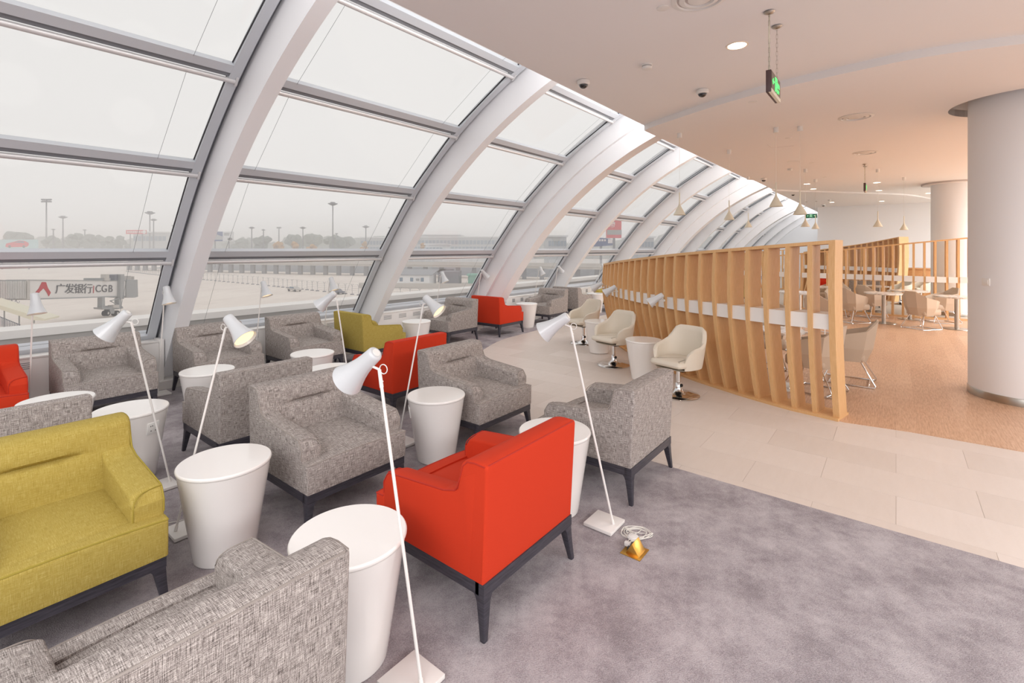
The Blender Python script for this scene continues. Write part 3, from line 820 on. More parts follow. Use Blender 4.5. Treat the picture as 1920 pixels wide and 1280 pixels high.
for px, py, F, lb in ((1272, 740, SF, 'cream swivel tub chair nearest the camera beside the slatted screen'), (1150.5, 684, SF, 'cream swivel tub chair in the middle of the row along the screen'),
                      (1094, 643, Vector((-.86, -.5, 0)).normalized(), 'cream swivel tub chair farthest along the near screen')):
    q = at(px, py); place('swivel', (q.x, q.y, .001), rz_of(F), lb, 'cream swivel chairs')
for px, py, Y, lb in ((1688, 0, 15.2, 'cream swivel chair behind the far slatted screen, left one'), (1727, 0, 16.3, 'cream swivel chair behind the far slatted screen, right one')):
    place('swivel', ((px - CX) / FPX * Y, Y, .001), rz_of(Vector((-.98, .1, 0)).normalized()), lb, 'cream swivel chairs')

# ================================================================== slatted oak screens
def bulge(s): return .245 * (1 - (1 - min(1, s / .80)) ** 1.9) - (.030 * ((s - .70) / .30) ** 1.5 if s > .70 else 0)
def make_screen(name_label, base, hts, bz, bh=.155, amp=1.0, sgn=1, depth=.20, blocks=True, wd=.045, skip=()):
    """base: points of the outer face at the floor; slats stand on a curb, bow outwards and carry a top rail"""
    t = thing('slatted_screen', name_label, 'screen')
    n = len(base); B = [Vector((x, y, 0)) for x, y in base]; tg = []; no = []
    for i in range(n):
        d = (B[min(i + 1, n - 1)] - B[max(i - 1, 0)]).normalized(); tg.append(d); no.append(Vector((-d.y, d.x, 0)) * sgn)
    def P(i, s_): return B[i] + no[i] * bulge(s_) * amp * (.62 + .38 * min(1, i / 8)) + Z * (hts[i] * s_)
    zt = .035
    for i in range(n):
        if i in skip: continue
        w_ = wd * (1.25 if i == 0 else 1); rings = []
        h = hts[i]
        for k in range(13):
            s_ = .028 / h + (1 - (.028 + zt) / h) * k / 12
            q = P(i, s_); a, b = q - tg[i] * w_ / 2, q + tg[i] * w_ / 2
            rings.append([a, b, b - no[i] * depth, a - no[i] * depth])
        MB().loft(rings).build('slat', 'oak', t, angle=25)
    def rail(zf0, zf1, name, dd=depth, fo=0.0):
        mb = MB(); rg = []
        for i in range(n):
            e = tg[i] * ((-wd * .62) if i == 0 else (wd * .5 if i == n - 1 else 0))
            h = hts[i]; q0, q1 = P(i, zf0(h)) + e, P(i, zf1(h)) + e
            rg.append([q0 + no[i] * fo, q0 - no[i] * dd, q1 - no[i] * dd, q1 + no[i] * fo])
        mb.loft(rg); return mb.build(name, 'oak', t, angle=30)
    rail(lambda h: (h - zt) / h, lambda h: 1.0, 'top_rail')
    rail(lambda h: 0, lambda h: .028 / h, 'bottom_rail', dd=depth + .05, fo=.045)
    if blocks:
        for i in range(n - 1):
            rg = []
            for j, e in ((i, wd * .5), (i + 1, -wd * .5)):
                h = hts[j]; q = P(j, (bz + bh / 2) / h) + tg[j] * e - no[j] * .022; q.z = 0
                dd = depth - .0
                rg.append([q + Z * bz, q - no[j] * dd + Z * bz, q - no[j] * dd + Z * (bz + bh), q + Z * (bz + bh)])
            MB().loft(rg).build('shelf_block', 'white_paint', t)
    return t, P, no, tg
hA = [1.83 - .37 * i / 22 for i in range(23)]
scr, PA, nA, tA = make_screen('long curved oak slat screen beside the cream swivel chairs', SA, hA, .925, depth=.235)
# second screen in front of the round columns
SBk = smooth_curve([(11.35, 11.72), (11.07, 11.87), (10.51, 12.22), (10.27, 12.42), (9.82, 12.85), (9.34, 13.4), (8.58, 14.1), (8.0, 14.75), (7.37, 15.5)], 40)
def spaced(curve, step, off=0):
    out = [curve[0]]; acc = 0; last = curve[0]
    for q in curve[1:]:
        seg = (q - last).length
        acc += seg; last = q
        if acc >= step: out.append(q); acc = 0
    return out
SB = [tuple(q) for q in spaced(SBk, .2)]
nB = len(SB); hB = [2.05 - .62 * i / (nB - 1) for i in range(nB)]
make_screen('second oak slat screen behind the marble cafe tables', SB, hB, .905, .14, amp=.35, sgn=-1, depth=.14, wd=.045)
SCk = smooth_curve([(12.93, 16.0), (12.86, 16.6), (12.66, 17.3), (12.32, 18.0), (11.95, 18.7), (11.7, 19.4)], 40)
SCp = [tuple(q) for q in spaced(SCk, .2)]; nC = len(SCp)
make_screen('third oak slat screen with a peaked end, seen above the second', SCp, [2.14 - .52 * i / (nC - 1) for i in range(nC)], .96, .14, amp=1.25, sgn=-1, depth=.34, wd=.05)
SDk = smooth_curve([(12.1, 20.6), (11.6, 20.9), (11.0, 21.5), (10.7, 22.3)], 40)
SDp = [tuple(q) for q in spaced(SDk, .24)]; nD = len(SDp)
make_screen('small distant oak slat screen near the end wall', SDp, [1.75 - .2 * i / (nD - 1) for i in range(nD)], .9, .14, amp=1.0, sgn=1, depth=.25, wd=.05)
# oak counter behind the screens
t = thing('counter', 'oak counter cabinet beyond the second slat screen', 'counter', (14.55, 17.2, 0), RZF + pi)
MB().box(-.3, .5, -.5, .5, .08, 1.02).build('cabinet', 'cabinet_oak', t, bev=.004); MB().box(-.33, .53, -.53, .53, 1.02, 1.06).build('counter_top', 'cabinet_oak', t, bev=.003); MB().box(-.27, .47, -.46, .46, 0, .08).build('plinth', 'dark_wood', t)
# reading lamps clipped to the white shelf of the near screen
for px, j, lb in ((1265, 10, 'white clip-on reading lamp nearest along the slatted screen'), (1153, 17, 'white clip-on reading lamp above the middle swivel chair'), (1126, 21, 'white clip-on reading lamp at the far end of the screen')):
    q = PA(j, 1.03 / hA[j]); t = thing('reading_lamp', lb, 'lamp', (q.x, q.y, 1.03), 0, 'clip-on reading lamps')
    nv = nA[j]; mb = MB(); mb.tube([nv * -.02, nv * .02], .016, 12); mb.tube([nv * .02, nv * .09], .006, 8); mb.build('bracket', 'white_plastic', t)
    d = Vector((-.93, .22, 0)).normalized(); hv = (d * math.sin(math.radians(56)) - Z * math.cos(math.radians(56)))
    zc = -hv; xc = Vector((-d.y, d.x, 0)); yc = zc.cross(xc)
    M0 = Matrix.Translation(nv * .10 + Z * .045 - hv * .07) @ Matrix((xc, yc, zc)).transposed().to_4x4() @ Matrix.Scale(1.05, 4)
    make_shade(t, M0)

# ================================================================== cafe chairs and tables
def make_cafe_chair():
    t = thing('cafe_chair', 'beige tub chair', 'chair')
    # faceted shell: outer outline low, waist, top; then inner side
    ang = [-142, -100, -55, -22, 22, 55, 100, 142]
    hh = {142: .60, 100: .64, 55: .70, 22: .82}
    rings = []
    for a in ang:
        r_ = math.radians(a); h = hh[abs(a)]; s_, c_ = math.sin(r_), -math.cos(r_)
        def pt(rx, ry, z): return Vector((rx * s_ / max(abs(s_), abs(c_)) ** .55, ry * c_ / max(abs(s_), abs(c_)) ** .55, z))
        lean = .06 if abs(a) < 60 else .0
        rings.append([pt(.215, .20, .30), pt(.262, .245 + lean * .4, .47), pt(.285, .265 + lean, h), pt(.262, .242 + lean, h + .004), pt(.235, .215 + lean * .3, .45), pt(.195, .18, .34)])
    MB().loft(rings).build('shell', 'beige_leather', t, angle=8)
    pl = rpoly([(-.20, -.18), (.20, -.18), (.235, .25), (-.235, .25)], .04, 3)
    MB().loft([[Vector((x, y, z)) for x, y in inset(pl, d)] for z, d in ((.30, .03), (.33, 0), (.42, 0), (.445, .02), (.45, .06))]).build('seat', 'beige_leather', t, angle=50)
    for sx in (-1, 1):
        p = [(sx * .15, .16, .31), (sx * .22, .27, .03), (sx * .225, .26, .011), (sx * .235, .22, .009), (sx * .24, -.24, .009), (sx * .235, -.28, .011), (sx * .23, -.285, .03), (sx * .15, -.13, .31)]
        MB().tube(p, .008, 8).build('leg', 'chrome', t)
    MB().tube([(-.238, .20, .012), (.238, .20, .012)], .008, 8).build('stretcher', 'chrome', t)
    MB().tube([(-.238, -.22, .012), (.238, -.22, .012)], .008, 8).build('stretcher', 'chrome', t)
    return t
proto('cafe', make_cafe_chair())
def make_cafe_table(h, r):
    t = thing('cafe_table', 'marble-topped table', 'table')
    MB().lathe([(r - .02, h - .03), (r, h - .026), (r + .003, h - .012), (r, h), (r - .03, h + .001)], 64).build('table_top', 'marble', t)
    MB().lathe([(.04, .012), (.04, h - .03)], 32).build('pedestal', 'steel', t)
    MB().lathe([(.0, 0), (.24, 0), (.245, .004), (.24, .012), (.05, .016)], 48).build('base', 'steel', t)
    return t
def ctable(X, Y, lb, h=.72, r=.36):
    t = make_cafe_table(h, r); t.location = (X, Y, .004); t['label'] = lb; t['group'] = 'round marble cafe tables'; return t
q = at(1657, 606); T1 = q
ctable(q.x, q.y, 'round marble cafe table left of the far right table', .71, .38)
q = at(1794, 617); T2 = q
ctable(q.x, q.y, 'round marble cafe table half hidden by the large column', .71, .38)
q = at(1706, 598.5); T3 = q
ctable(q.x, q.y, 'round marble cafe table just behind the front pair, against the second screen', .71, .38)
ctable(10.05, 13.5, 'round marble cafe table beyond the second slat screen', .71, .38)
T4 = Vector((3.36, 6.12, 0))
ctable(T4.x, T4.y, 'round marble cafe table right behind the near slatted screen', .72, .30)
ctable(4.92, 8.3, 'tall round table with a steel column seen through the near screen', 1.0, .30)
ctable(8.6, 13.1, 'distant round marble table seen between the near screen slats', .71, .38)
def cchair(X, Y, Fx, Fy, lb): place('cafe', (X, Y, .004), rz_of(Vector((Fx, Fy, 0)).normalized()), lb, 'beige tub cafe chairs with chrome sled legs')
cchair(4.42, 6.35, -.78, .62, 'beige tub chair just right of the end post of the near screen')
cchair(3.72, 5.95, -.55, .75, 'beige tub chair directly behind the last slats of the near screen')
cchair(3.05, 6.75, .75, -.45, 'beige tub chair left of the marble table behind the near screen')
cchair(3.75, 7.15, -.30, -.9, 'beige tub chair on the far side of the marble table behind the near screen')
cchair(T1.x - .62, T1.y + .15, .95, .22, 'beige tub chair left of the front cafe table')
cchair(T1.x + .45, T1.y + 1.0, .95, .2, 'beige tub chair behind the front cafe table')
cchair(T2.x - .72, T2.y + .05, .95, .22, 'beige tub chair left of the table by the large column')
cchair(T2.x + .50, T2.y + .95, -.95, .2, 'beige tub chair with its back to the large column')
cchair(8.35, 12.4, -.6, -.7, 'beige tub chair with a high back between screen end post and front cafe table')
cchair(6.35, 9.9, .85, .4, 'beige tub chair seen between the last two slats of the near screen')
cchair(5.15, 9.7, .6, -.7, 'beige tub chair behind the tall table, seen through the slats')
cchair(4.45, 9.3, .9, .1, 'pale tub chair farther left behind the near screen slats')
cchair(9.35, 14.2, -.9, -.3, 'beige tub chair beyond the second screen')
q = at(1845, 560)

# ================================================================== pendants, signs and ceiling fittings
def make_pendant():
    t = thing('pendant_lamp', 'cream cone pendant', 'lamp')      # origin at the rim of the cone
    prof = [(.088, 0), (.087, .002), (.020, .135), (.011, .16), (.009, .19), (.009, .335), (.006, .338)]
    mb = MB(); mb.lathe(prof + [(.004, .338), (.004, .19), (.016, .135), (.084, .0)], 40, caps=False); mb.build('shade', 'pendant', t, angle=50)
    MB().tube([(0, 0, .33), (0, 0, 1.15)], .0018, 5).build('cord', 'cable', t)
    MB().lathe([(.034, 1.075), (.034, 1.145), (.030, 1.147)], 24).build('ceiling_cup', 'white_plastic', t)
    return t
proto('pendant', make_pendant())
PN = [(1278, 250, 1274, 403, 'left and nearest the thick rib'), (1369, 281, 1367, 412, 'second from the left'), (1404, 331, 1403, 426, 'small one third from the left'),
      (1455, 0, 1455, 387, 'largest and nearest, hanging below the exit sign'), (1503, 237, 1500, 402, 'second largest, right of the nearest one'), (1512, 317, 1510, 425, 'small one left of the green exit box'),
      (1531, 336, 1529, 429, 'small one just right of the green exit box'), (1647, 317, 1646, 425, 'left of the two in front of the plain end wall'), (1696, 332, 1695, 431, 'right of the two in front of the plain end wall')]
for cx_, cy_, bx, by, lb in PN:
    Y = (Z2 - EYE) * FPX / (HZ - cy_) if cy_ else .595 * FPX / (HZ - by)
    if cy_ == 0: Y = 6.85
    Y = min(Y, 13.2); X = (bx - CX) / FPX * Y
    zb = EYE + (HZ - by) / FPX * Y
    o = place('pendant', (X, Y, zb), 0, 'cream cone pendant lamp, ' + lb, 'cream cone pendant lamps')
    s_ = (Z2 - zb) / 1.147
    for ch in kids(o):
        k_ = .335 / .335
        if ch.name.startswith('ceiling_cup'): ch.location = (0, 0, Z2 - zb - 1.146)
        if ch.name.startswith('cord'): ch.scale = (1, 1, (Z2 - zb - .04) / 1.15)
# exit signs
def exit_sign(pos, F, wdt, hgt, label, zc, hang, green=False, arrow='L'):
    """panel whose lit face looks along F"""
    R = Vector((-F.y, F.x, 0)); t = thing('exit_sign', label, 'sign', (pos.x, pos.y, zc), math.atan2(R.y, R.x))
    # local x = R, local y = -F (the face looks to -y)
    MB().box(-wdt / 2, wdt / 2, -.018, .018, -hgt / 2, hgt / 2).build('housing', 'sign_body' if not green else 'sign_green_face', t, bev=.002)
    MB().box(-wdt / 2 + .012, wdt / 2 - .012, -.021, -.017, -hgt / 2 + (.03 if not green else .01), hgt / 2 - .01).build('face', 'sign_face' if not green else 'sign_green_face', t)
    if not green: MB().box(-wdt / 2 + .004, wdt / 2 - .004, -.022, .0, -hgt / 2 - .002, -hgt / 2 + .026).build('lower_strip', 'pendant', t)
    u = hgt / .2; c_ = 'sign_green' if not green else 'sign_white'; mb = MB()
    def bar(x0, z0, x1, z1, wd):
        a, b = Vector((x0, 0, z0)) * u, Vector((x1, 0, z1)) * u; d = (b - a).normalized(); n = Vector((-d.z, 0, d.x)) * wd * u / 2; y0, y1 = Vector((0, -.0245, 0)), Vector((0, -.0205, 0))
        mb.loft([[a + n + y0, b + n + y0, b - n + y0, a - n + y0], [a + n + y1, b + n + y1, b - n + y1, a - n + y1]])
    bar(-.165, .01, -.10, .01, .012); bar(-.17, .01, -.14, .035, .011); bar(-.17, .01, -.14, -.015, .011)              # arrow
    for q_ in ((-.05, .07, .035, .07), (-.05, .07, -.05, -.06), (.035, .07, .035, -.06)): bar(*q_, .010)            # door frame
    mb.lathe([(.011 * u, -.0245), (.011 * u, -.0205)], 12, Matrix.Translation((-.008 * u, 0, .048 * u)) @ Matrix.Rotation(pi / 2, 4, 'X') @ Matrix.Translation((0, 0, .045)))
    bar(-.010, .03, .004, -.005, .017); bar(.0, .0, -.03, -.028, .011); bar(-.03, -.028, -.022, -.055, .010); bar(.004, -.005, .018, -.035, .011); bar(.018, -.035, .045, -.045, .010)
    bar(-.008, .024, -.034, .014, .008); bar(-.006, .024, .014, .008, .008)
    mb.build('pictogram', c_, t)
    if green:
        mb = MB(); bar_ = bar
        mb2 = MB()
        for q_ in ((.10, .01, .165, .01), (.17, .01, .14, .035), (.17, .01, .14, -.015)):
            mb = mb2; 
            a, b = Vector((q_[0], 0, q_[1])) * u, Vector((q_[2], 0, q_[3])) * u; d = (b - a).normalized(); n = Vector((-d.z, 0, d.x)) * .006 * u
            mb2.loft([[a + n + Vector((0, -.0245, 0)), b + n + Vector((0, -.0245, 0)), b - n + Vector((0, -.0245, 0)), a - n + Vector((0, -.0245, 0))], [a + n + Vector((0, -.0205, 0)), b + n + Vector((0, -.0205, 0)), b - n + Vector((0, -.0205, 0)), a - n + Vector((0, -.0205, 0))]])
        mb2.build('arrow', 'sign_white', t)
    else:
        text('安全出口', .052 * u, c_, t, Matrix.Translation((.108 * u, -.021, .022 * u)) @ Matrix.Rotation(pi / 2, 4, 'X'), sx=.5)
        text('EXIT', .045 * u, c_, t, Matrix.Translation((.108 * u, -.021, -.032 * u)) @ Matrix.Rotation(pi / 2, 4, 'X'), sx=.85)
    top = hang - zc
    if top > .05:
        for i, sx in enumerate((-1, 1)):
            x = sx * wdt * .42
            MB().lathe([(.040, top - .006), (.036, top - .012), (.012, top - .022), (.0, top - .022)], 24, Matrix.Translation((x, 0, 0)), caps=False).build('ceiling_rose', 'steel', t)
            mb = MB(); z = hgt / 2; k = 0
            while z < top - .02:
                e = min(z + .040, top - .015); w_ = .0055
                pl = [(-w_, z), (w_, z), (w_, e), (-w_, e)]
                pts = [Vector((x + (a if k % 2 else 0), (0 if k % 2 else a), b)) for a, b in pl]
                mb.tube(pts, .0011, 4, closed=True); z += .034; k += 1
            mb.build('chain', 'steel', t)
        if not green:
            x = -wdt * .42
            MB().tube(smooth_curve([(x + .004, 0, hgt / 2), (x + .014, .002, hgt / 2 + top * .12), (x + .012, 0, hgt / 2 + top * .3), (x - .006, 0, top * .66), (x + .004, 0, top * .85), (x + .010, 0, top - .01)], 5), .0055, 8).build('conduit', 'pendant', t)
    return t
pA, pB = at(1449, 22, Z1), at(1462, 47, Z1)
s0 = at(1442, 138, EYE + .001) if False else None
ctr = (Vector(((1441 - CX) / FPX * 3.63, 3.63, 0)) + U * .175)
exit_sign(ctr, -N, .36, .165, 'hanging exit sign with green running figure below the ceiling step', 3.00, Z1)
exit_sign(Vector(((1622 - CX) / FPX * 9.9, 9.9, 0)), -N, .36, .165, 'small distant hanging exit sign above the cafe tables', 2.99, Z2)
exit_sign(Vector(((1521 - CX) / FPX * 17.5, 17.5, 0)), -U, .36, .145, 'small green exit box sign near the end wall, arrows both ways', 2.93, Z4, green=True)
# dome cameras
def make_dome():
    t = thing('dome_camera', 'dome camera', 'camera')
    MB().lathe([(.052, 0), (.064, -.004), (.066, -.034), (.058, -.046), (.05, -.048)], 40).build('housing', 'white_plastic', t)
    MB().lathe([(.047, -.044)] + [(.047 * math.cos(k * pi / 16), -.046 - .040 * math.sin(k * pi / 16)) for k in range(0, 8)] + [(.001, -.086)], 32).build('dome', 'dome', t)
    return t
proto('dome', make_dome())
for px, py, z, lb in ((1094, 151, Z1, 'black and white dome camera nearest the glass wall'), (1317, 168, Z1, 'dome camera near the curved ceiling step'), (1432, 334, Z2, 'distant dome camera at the ceiling edge above the near screen'),
                      (1487, 362, Z3, 'farther dome camera right of the largest pendant'), (1544, 383, Z4, 'farthest dome camera close to the end wall')):
    q = at(px, py, z); place('dome', q, 0, lb, 'white dome cameras')
# downlights, speakers, detectors
def fitting(kind, px, py, z, lb):
    q = at(px, py, z)
    if kind == 'down':
        t = thing('downlight', lb, 'light', q, 0, 'recessed downlights')
        MB().lathe([(.092, 0), (.092, -.004), (.078, -.006), (.074, -.001), (.074, 0)], 40, caps=False).build('trim_ring', 'spill', t)
        MB().lathe([(.075, -.001), (.074, -.003), (.001, -.003)], 32, caps=False).build('lens', 'downlight', t)
    elif kind == 'speaker':
        t = thing('air_diffuser', lb, 'vent', q, 0, 'round ceiling diffusers')
        MB().lathe([(.19, 0), (.195, -.006), (.16, -.014), (.155, -.002)], 48, caps=False).build('outer_ring', 'white_plastic', t)
        MB().lathe([(.14, -.001), (.14, -.010), (.105, -.018), (.10, -.002)], 48, caps=False).build('middle_ring', 'white_plastic', t)
        MB().lathe([(.08, -.001), (.08, -.012), (.04, -.020), (.001, -.02)], 48, caps=False).build('centre_disc', 'white_plastic', t)
        MB().lathe([(.16, -.0005), (.001, -.0012)], 40, caps=False).build('backing', 'riser', t)
    elif kind == 'smoke':
        t = thing('smoke_detector', lb, 'detector', q, 0, 'smoke detectors')
        MB().lathe([(.05, 0), (.052, -.012), (.046, -.016), (.046, -.022), (.05, -.024), (.044, -.044), (.03, -.050), (.001, -.050)], 32, caps=False).build('body', 'white_plastic', t)
        MB().lathe([(.047, -.017), (.047, -.022)], 32, caps=False).build('slots', 'alu_dark', t)
    elif kind == 'disc':
        t = MB().lathe([(.045, 0), (.045, -.004), (.04, -.006), (.001, -.006)], 32, caps=False).build('cover_disc', 'white_plastic'); t.location = q; tag(t, lb, 'cover', 'small ceiling cover discs')
    return t
for px, py, z, lb in ((1382, 85, Z1, 'glowing round downlight in the near ceiling, right of the dome cameras'), (1513, 344.6, Z3, 'small warm downlight above the second largest pendant'), (1525, 354, Z3, 'small warm downlight just below and right of another over the far pendants'),
                      (1560, 379, Z4, 'small warm downlight nearest the end wall on the left'), (1644, 342, Z3, 'small warm downlight right of the distant hanging exit sign'), (1648, 357, Z3, 'small warm downlight lower of the pair near the distant exit sign'),
                      (1653, 377, Z4, 'small warm downlight above the left end-wall pendant'), (1741, 362, Z3, 'small warm downlight at the edge of the far round column')):
    fitting('down', px, py, z, lb)
for px, py, z, lb in ((1605, 219, Z2, 'large round ceiling diffuser left of the big column'), (1622, 286, Z2, 'smaller round ceiling diffuser above the distant exit sign'), (1312, -4, Z1, 'round ceiling diffuser cut by the top edge of the photo')): fitting('speaker', px, py, z, lb)
for px, py, z, lb in ((1213, 121, Z1, 'white smoke detector between the two near dome cameras'), (1481, 316, Z2, 'white smoke detector left of the second largest pendant'), (1555, 374.5, Z4, 'distant white smoke detector near the end wall')): fitting('smoke', px, py, z, lb)
for px, py, z, lb in ((1243, 15, Z1, 'small white disc near the top edge of the ceiling'), (1411, 191, Z2, 'small white disc just past the curved step'), (1478, 259, Z2, 'small white disc left of the second pendant cord'), (1522, 305, Z2, 'small disc between the pendant cords'), (1546, 332, Z2, 'tiny disc right of the pendant cords')): fitting('disc', px, py, z, lb)
q = at(1487, 302.5, Z2); o = MB().lathe([(.11, 0), (.11, -.005), (.001, -.006)], 40, caps=False).build('access_plate', 'white_plastic'); o.location = q; tag(o, 'flat round access plate left of the pendant cords', 'cover')
# hatch line in the lower ceiling
a_, b_, c_ = at(1439, 271, Z2), at(1447, 277, Z2), at(1489, 273, Z2)
mb = MB(); mb.tube([a_, b_, c_], .003, 4); o = mb.build('hatch', 'riser'); tag(o, 'thin outline of an access hatch in the lower ceiling', 'hatch')
# light switch on the big column
dx = (1849 - CX) / FPX; A_ = dx * dx + 1; B_ = -2 * (dx * CO1.x + CO1.y); C_ = CO1.x ** 2 + CO1.y ** 2 - .25
tt = (-B_ - math.sqrt(B_ * B_ - 4 * A_ * C_)) / (2 * A_); P = Vector((dx * tt, tt, 0)); nrm = (P - CO1).normalized()
t = thing('light_switch', 'square white light switch on the large round column', 'switch', (P.x, P.y, EYE - (528.5 - HZ) / FPX * tt), math.atan2(nrm.x, -nrm.y))
MB().box(-.043, .043, -.010, .008, -.043, .043).build('plate', 'white_plastic', t, bev=.003)
MB().box(-.031, .031, -.015, -.008, -.025, .025).build('rocker', 'white_plastic', t, bev=.002)

# added fill: large area lights under the ceiling, outside the view
def area(a, p, z, sa, sp, watt, col):
    l = bpy.data.lights.new('ceiling_fill', 'AREA'); l.shape = 'RECTANGLE'; l.size = sa; l.size_y = sp; l.energy = watt; l.color = col
    o = bpy.data.objects.new('ceiling_fill', l); COL.objects.link(o); o.location = AP(a, p, z); o.rotation_euler = (0, 0, RZF); return o
area(-3.3, -1.0, Z1 - .02, 5, 7, 450, (.97, .985, 1))
area(1.5, -6.2, Z1 - .02, 6, 3, 640, (.98, .985, 1))
area(16, -5.9, Z2 - .02, 12, 3, 1150, (.94, .975, 1))
# added fill strips hidden above the ceiling edge, brightening the ribs and window seats
for a_, e_ in ((-3.6, 45), (3.0, 50), (9.5, 95), (16.5, 105), (23.5, 110), (30.0, 110)):
    l = bpy.data.lights.new('edge_fill', 'AREA'); l.shape = 'RECTANGLE'; l.size = 6.5; l.size_y = .45; l.energy = e_; l.color = (1, .99, .985)
    o = bpy.data.objects.new('edge_fill', l); COL.objects.link(o)
    o.matrix_world = Matrix.Translation(AP(a_, 2.86, 3.98)) @ Matrix((U, Z, U.cross(Z))).transposed().to_4x4()
for px, py, z in ((1382, 85, Z1), (1513, 344.6, Z3), (1644, 342, Z3), (1653, 377, Z4), (1560, 379, Z4), (1741, 362, Z3)):
    q = at(px, py, z - .01); l = bpy.data.lights.new('downlight_lamp', 'SPOT'); l.energy = LAMP_W; l.color = (1, .84, .64); l.spot_size = 2.2; l.spot_blend = .6; l.shadow_soft_size = .07
    o = bpy.data.objects.new('downlight_lamp', l); COL.objects.link(o); o.location = q

# ================================================================== outside: the airfield
GZ = -11.0
o = MB().box(-900, 900, -300, 1600, GZ - .5, GZ).build('ground', 'apron'); struct(o, 'pale concrete airfield apron', 'ground')
def onplane(px, py, A, B):
    """point of the vertical plane through A and B on the sight line"""
    d = Vector(((px - CX) / FPX, 1)); e = Vector((B.x - A.x, B.y - A.y)); den = d.x * e.y - d.y * e.x
    s_ = (A.x * e.y - A.y * e.x) / den
    return Vector((d.x * s_, s_, EYE + (HZ - py) / FPX * s_))
# boarding bridge
A, B = Vector((-73.8, 74.0, 0)), Vector((-76.0, 95.0, 0)); ed = (B - A).normalized(); en = Vector((ed.y, -ed.x, 0))   # en faces the lounge
if en.dot(-A) < 0: en = -en
t = thing('boarding_bridge', 'white passenger boarding bridge with grey lettering on the apron', 'bridge', (A.x, A.y, GZ))
OFF = Vector((A.x, A.y, GZ))
def slab(name, quad, depth, m, front=0.0):
    r0 = [onplane(x, y, A, B) - OFF + en * front for x, y in quad]; r1 = [q_ - en * depth for q_ in r0]
    return MB().loft([r0, r1]).build(name, m, t)
slab('tunnel', [(52, 525), (220, 526.5), (235, 527), (235, 554.5), (220, 555.5), (52, 560.5)], 3.0, 'tunnel_white')
slab('inner_tunnel', [(-40, 523), (50, 526), (50, 560), (-40, 562)], 2.8, 'tunnel_grey', -.15)
ri = MB()
for k in range(22):
    x = -20 + k * 3.2; r0 = [onplane(a, b, A, B) - OFF for a, b in ((x, 527), (x + 1, 527), (x + 1, 559.5), (x, 559.5))]; ri.loft([r0, [q_ - en * .3 for q_ in r0]])
ri.build('corrugation', 'tunnel_white', t)
slab('end_frame', [(50, 524.5), (55, 524.5), (55, 561), (50, 561.5)], 3.1, 'concrete', .1)
slab('roof_edge', [(52, 524), (235, 525.5), (235, 527), (52, 525.5)], 3.1, 'tunnel_grey', .1)
slab('floor_edge', [(56, 560), (235, 554), (235, 556), (56, 562)], 3.1, 'tunnel_grey', .1)
slab('cab', [(235, 526.5), (256, 524), (257, 556), (250, 558), (235, 557)], 3.6, 'tunnel_grey', .2)
slab('cab_rail', [(243, 517), (244, 517), (244, 524), (243, 524)], 2.5, 'concrete', .2); slab('cab_rail', [(249, 518), (250, 518), (250, 524), (249, 524)], 2.5, 'concrete', .2)
slab('lift_head', [(192, 521), (205, 521), (205, 526), (192, 526)], 3.4, 'tunnel_grey', .2); slab('machinery', [(214, 515), (221, 514), (221, 526), (214, 525)], 1.4, 'mast', .1)
slab('lift_column', [(193, 514), (199.5, 514), (199.5, 526), (193, 526)], .9, 'concrete', .5); slab('lift_column', [(220, 514), (227, 514), (226.5, 560), (219.5, 560)], .9, 'tunnel_grey', .6)
slab('support_leg', [(189.5, 557), (194.5, 557), (195, 576), (189, 576)], .8, 'tunnel_grey', .2); slab('support_leg', [(218.5, 559), (224, 559), (224, 574), (219, 574)], .8, 'tunnel_grey', .4)
slab('axle_beam', [(185, 576), (196, 577), (208, 573), (225, 574), (226, 578), (214, 580), (200, 580), (186, 579)], 1.4, 'tunnel_grey', .5)
slab('drive_unit', [(205, 572), (216, 571), (216, 577), (205, 577)], 1.0, 'concrete', .7)
slab('bogie', [(202, 580), (210, 580), (212, 588), (200, 588)], 1.0, 'tunnel_grey', .4)
for x in (196, 213.8):
    c0 = onplane(x, 587, A, B) - OFF + en * .7; rr = 5.2 / FPX * (c0 + OFF).y; ax = Matrix((ed, Z, en)).transposed().to_4x4()
    MB().lathe([(rr * .4, -.9), (rr * .95, -.9), (rr, -.7), (rr, -.1), (rr * .92, .0), (rr * .5, .0), (rr * .45, -.08)], 28, Matrix.Translation(c0) @ ax).build('wheel', 'tyre', t)
    MB().lathe([(rr * .45, -.09), (rr * .45, -.02), (.1, .02)], 20, Matrix.Translation(c0) @ ax).build('wheel_hub', 'concrete', t)
zz = [onplane(x, y, A, B) - OFF + en * .4 for x, y in ((219, 559), (202, 564), (206, 566), (219, 573))]; MB().tube(zz, .09, 6).build('strut', 'tunnel_grey', t)
hs = []
for i in range(5):
    for k in range(7): hs.append(onplane(-2 + i * 8 + k * 8 / 7, 561.5 + 6.5 * math.sin(pi * k / 7), A, B) - OFF)
MB().tube(hs, .04, 4).build('cable_loops', 'mast', t)
